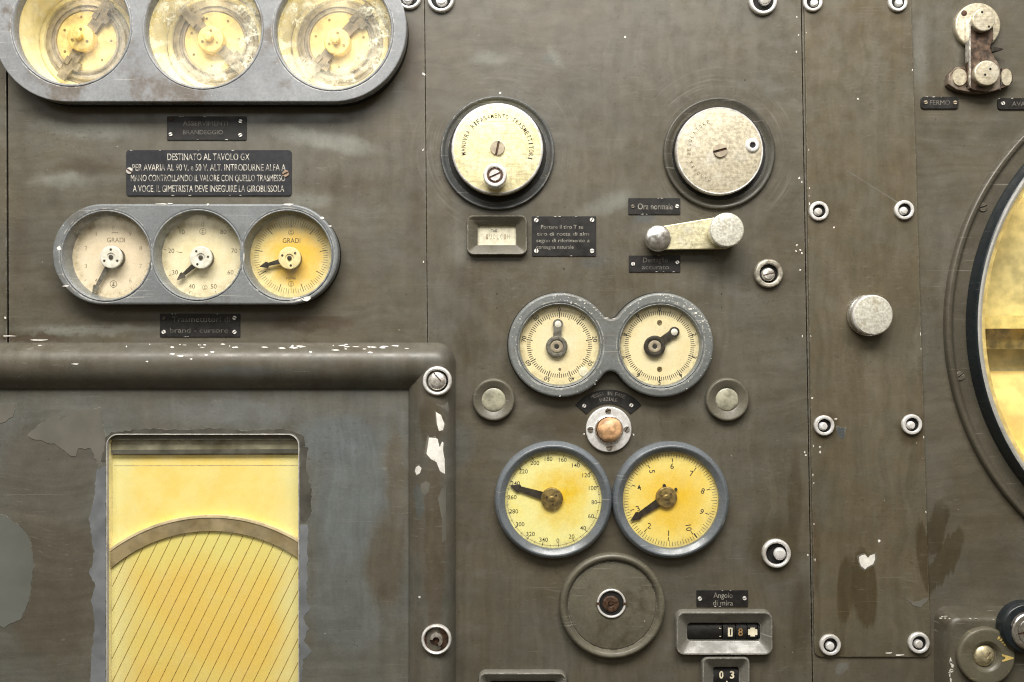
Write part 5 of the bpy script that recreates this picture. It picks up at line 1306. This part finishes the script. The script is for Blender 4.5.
M['ring_edge'] = simple('pale_ring_edge', (.75, .62, .40), .4, .1, .1, 100, .05)
M['strip'] = simple('drab_metal_strip', (.33, .31, .22), .4, .3, .15, 60, .08, tint=((.14, .12, .06), .75))
wc = ((wx0 + wx1) / 2, (wy0 + wy1) / 2); ww, wh = (wx1 - wx0) / 2, (wy1 - wy0) / 2
q = lambda e, r: rrect(-ww + e, -wh + e, ww - e, wh - e, r, 8)
HPp = -9.0
bm = bmesh.new(); loft(bm, [(q(-.5, 11.5), HI + .2), (q(-.3, 11.3), HI + .9), (q(.5, 10.6), HI + 1.0), (q(.7, 10.4), HI + .5), (q(.9, 10.3), -.5)], 0); 
wf = obj('window_frame', bm, M['rim_light'], t, (*wc, 0), smooth=50)
bm = bmesh.new(); loft(bm, [(q(.9, 10.3), -.4), (q(.9, 10.3), HPp - 4)], 0, False, True)
obj('window_box', bm, M['cream'], wf, (*wc, 0))
bm = bmesh.new(); flat(bm, rrect(-ww + .8, -wh + 2, ww - .8, P(0, 455, HPp)[1] - wc[1], 1), HPp)
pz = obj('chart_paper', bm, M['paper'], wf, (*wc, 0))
bm = bmesh.new(); prism(bm, [(-ww + 1.6, wh - 1.7), (-ww + 1.6, P(0, 452.5, -5)[1] - wc[1]), (ww - 1.6, P(0, 451.5, -5)[1] - wc[1]), (ww - 1.6, wh - 1.7)], HPp - 2, -5, 0)
prism(bm, [(-ww + 1.6, P(0, 450, -4)[1] - wc[1]), (-ww + 1.6, P(0, 454, -4)[1] - wc[1]), (ww - 1.6, P(0, 453, -4)[1] - wc[1]), (ww - 1.6, P(0, 449, -4)[1] - wc[1])], -5, -4, 1)
obj('header_strip', bm, [M['strip'], M['soot']], wf, (*wc, 0))
bm = bmesh.new(); yy = P(0, 466, HPp)[1] - wc[1]; flat(bm, [(-ww + 2, yy), (ww - 2, yy + .4), (ww - 2, yy + .9), (-ww + 2, yy + .5)], HPp + .06); obj('rule_line', bm, M['ink_faint'], wf, (*wc, 0))
# ring and chart disc, both cut by the box walls
hr = -3.4
rcx, rcy = P(211, 684.5, hr); rcx -= wc[0]; rcy -= wc[1]
def arcstrip(bm, R0, R1, h0, h1, mi=0):
    aL = [];
    n = 60
    lim = ww - .95
    def seg(R): 
        a0 = math.acos(max(-1, min(1, (lim - rcx) / R))); a1 = math.acos(max(-1, min(1, (-lim - rcx) / R))); return [(rcx + R * math.cos(a0 + (a1 - a0) * i / n), rcy + R * math.sin(a0 + (a1 - a0) * i / n)) for i in range(n + 1)]
    A, B = seg(R1), seg(R0)
    prism(bm, A + B[::-1], h0, h1, mi)
bm = bmesh.new(); arcstrip(bm, RR(153.5, hr), RR(167, hr), HPp, hr, 0); arcstrip(bm, RR(167, hr), RR(169.4, hr), HPp, hr + .8, 1)
obj('chart_ring', bm, [M['ring_tan'], M['ring_edge']], wf, (*wc, 0), smooth=30)
Rd = RR(153, -5); lim = ww - 1.0
bm = bmesh.new()
a0 = math.acos((lim - rcx) / Rd); a1 = math.acos((-lim - rcx) / Rd)
cap = [(rcx + Rd * math.cos(a0 + (a1 - a0) * i / 60), rcy + Rd * math.sin(a0 + (a1 - a0) * i / 60)) for i in range(61)]
prism(bm, cap + [(-lim, -wh + 3), (lim, -wh + 3)], HPp + .3, -6.2, 0)
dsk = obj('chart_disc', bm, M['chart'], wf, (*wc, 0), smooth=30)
bm = bmesh.new(); hz = -6.12
dxl, dyl = math.sin(rad(26.2)), math.cos(rad(26.2))
for k in range(-26, 26):
    bx0 = P(124 + 11.75 * k, 682, hz)[0] - wc[0]; by0 = P(0, 682, hz)[1] - wc[1]
    # clip the line to disc and box
    lo, hi = None, None
    for j in range(0, 620):
        s_ = -200 + j * .8; X, Y = bx0 + dxl * s_, by0 + dyl * s_
        if abs(X) < lim - .3 and Y > -wh + 4 and (Y < rcy or math.hypot(X - rcx, Y - rcy) < Rd - .4):
            if lo is None: lo = s_
            hi = s_
    if lo is None or hi - lo < 2: continue
    w_ = .36; nx, ny = dyl * w_, -dxl * w_
    flat(bm, [(bx0 + dxl * lo + nx, by0 + dyl * lo + ny), (bx0 + dxl * hi + nx, by0 + dyl * hi + ny), (bx0 + dxl * hi - nx, by0 + dyl * hi - ny), (bx0 + dxl * lo - nx, by0 + dyl * lo - ny)], hz, 0)
M['line'] = simple('brown_ruled_line', (.34, .20, .03), .6, 0, .3, 500, 0)
obj('ruled_line', bm, M['line'], dsk, (*wc, 0))
bm = bmesh.new(); flat(bm, q(1.5, 10), -.3); obj('glass', bm, M['glass_window'], wf, (*wc, 0))
# bolts on the housing rail
def rail_bolt(px, py, r, kind, label):
    hh = 18
    for _ in range(3):
        X, Y = P(px, py, hh); hh = rail_h(max(0, min(46, RX - X)))
    return bolt(px, py, r, kind, label, hh - 1.2, None)
rail_bolt(437.3, 381, 14.4, 'dome', 'bright silver domed bolt at the top corner of the window housing')
rail_bolt(436.4, 639.3, 14.8, 'rust', 'white-ringed bolt with a rusty brown centre, low on the housing rail')

# scuffed corner of the cast box
# ================================================================== light and camera
def fill_point(name, loc, e, r=.004, c=(1, .86, .6)):
    L = bpy.data.lights.new(name, 'POINT'); L.energy = e; L.shadow_soft_size = r; L.color = c
    o = bpy.data.objects.new(name, L); col.objects.link(o); o.location = (loc[0] * S, -loc[2] * S, loc[1] * S)
for gx, gy in g1: fill_point('dial_fill', (gx - 4, gy + 46, -2), .02, .005)  # added fill lights, out of view, brighten the three gauge chambers
fill_point('viewer_fill', (SC[0] - 90, SC[1] + 150, -6), .5, .012)  # added fill light, out of view, brightens the upper viewer interior
fill_point('viewer_fill', (SC[0] - 60, SC[1] - 190, 0), 1.2, .012)  # second added fill, for the lower part of the viewer
w = bpy.data.worlds.new('World'); sc.world = w; w.use_nodes = True
bg = w.node_tree.nodes['Background']; bg.inputs[1].default_value = 1.0
# the room round it: pale ceiling, dim walls, dark floor
wt = w.node_tree; tc_ = wt.nodes.new('ShaderNodeTexCoord'); sp_ = wt.nodes.new('ShaderNodeSeparateXYZ'); rp_ = wt.nodes.new('ShaderNodeValToRGB'); mr_ = wt.nodes.new('ShaderNodeMapRange')
wt.links.new(tc_.outputs['Generated'], sp_.inputs[0]); wt.links.new(sp_.outputs[2], mr_.inputs[0]); mr_.inputs[1].default_value = -1; mr_.inputs[2].default_value = 1
wt.links.new(mr_.outputs[0], rp_.inputs[0]); wt.links.new(rp_.outputs[0], bg.inputs[0])
rp_.color_ramp.elements[0].position = .25; rp_.color_ramp.elements[0].color = (.055, .042, .022, 1)
rp_.color_ramp.elements[1].position = .95; rp_.color_ramp.elements[1].color = (.42, .38, .30, 1)
e_ = rp_.color_ramp.elements.new(.52); e_.color = (.17, .145, .10, 1)
def area(name, loc, target, sx, sy, e, c=(1, .96, .9)):
    L = bpy.data.lights.new(name, 'AREA'); L.shape = 'RECTANGLE'; L.size = sx; L.size_y = sy; L.energy = e; L.color = c
    o = bpy.data.objects.new(name, L); col.objects.link(o); o.location = loc
    o.rotation_euler = (Vector(target) - Vector(loc)).to_track_quat('-Z', 'Y').to_euler()
    return o
area('ceiling_lamp', (-.05, -1.05, 1.32), (0, 0, .0), 1.8, .6, 63)
area('reflection_fill', (-.5, -3.0, 1.3), (0, 0, 0), 2.4, .6, 12, (.95, .98, 1))  # unseen lamp added behind the camera for glass reflections and sheen
cam = bpy.data.cameras.new('camera'); co = bpy.data.objects.new('camera', cam); col.objects.link(co)
co.location = (0, -D * S, 0); co.rotation_euler = (PI / 2, 0, 0)
cam.sensor_width = 36; cam.sensor_fit = 'HORIZONTAL'; cam.lens = 36 * D / 1024.0
cam.clip_start = .01; cam.clip_end = 100
sc.camera = co
sc.render.engine = 'CYCLES'
sc.cycles.use_denoising = True; sc.cycles.filter_width = 1.15
sc.view_settings.view_transform = 'Standard'; sc.view_settings.look = 'None'; sc.view_settings.exposure = 0; sc.view_settings.gamma = 1
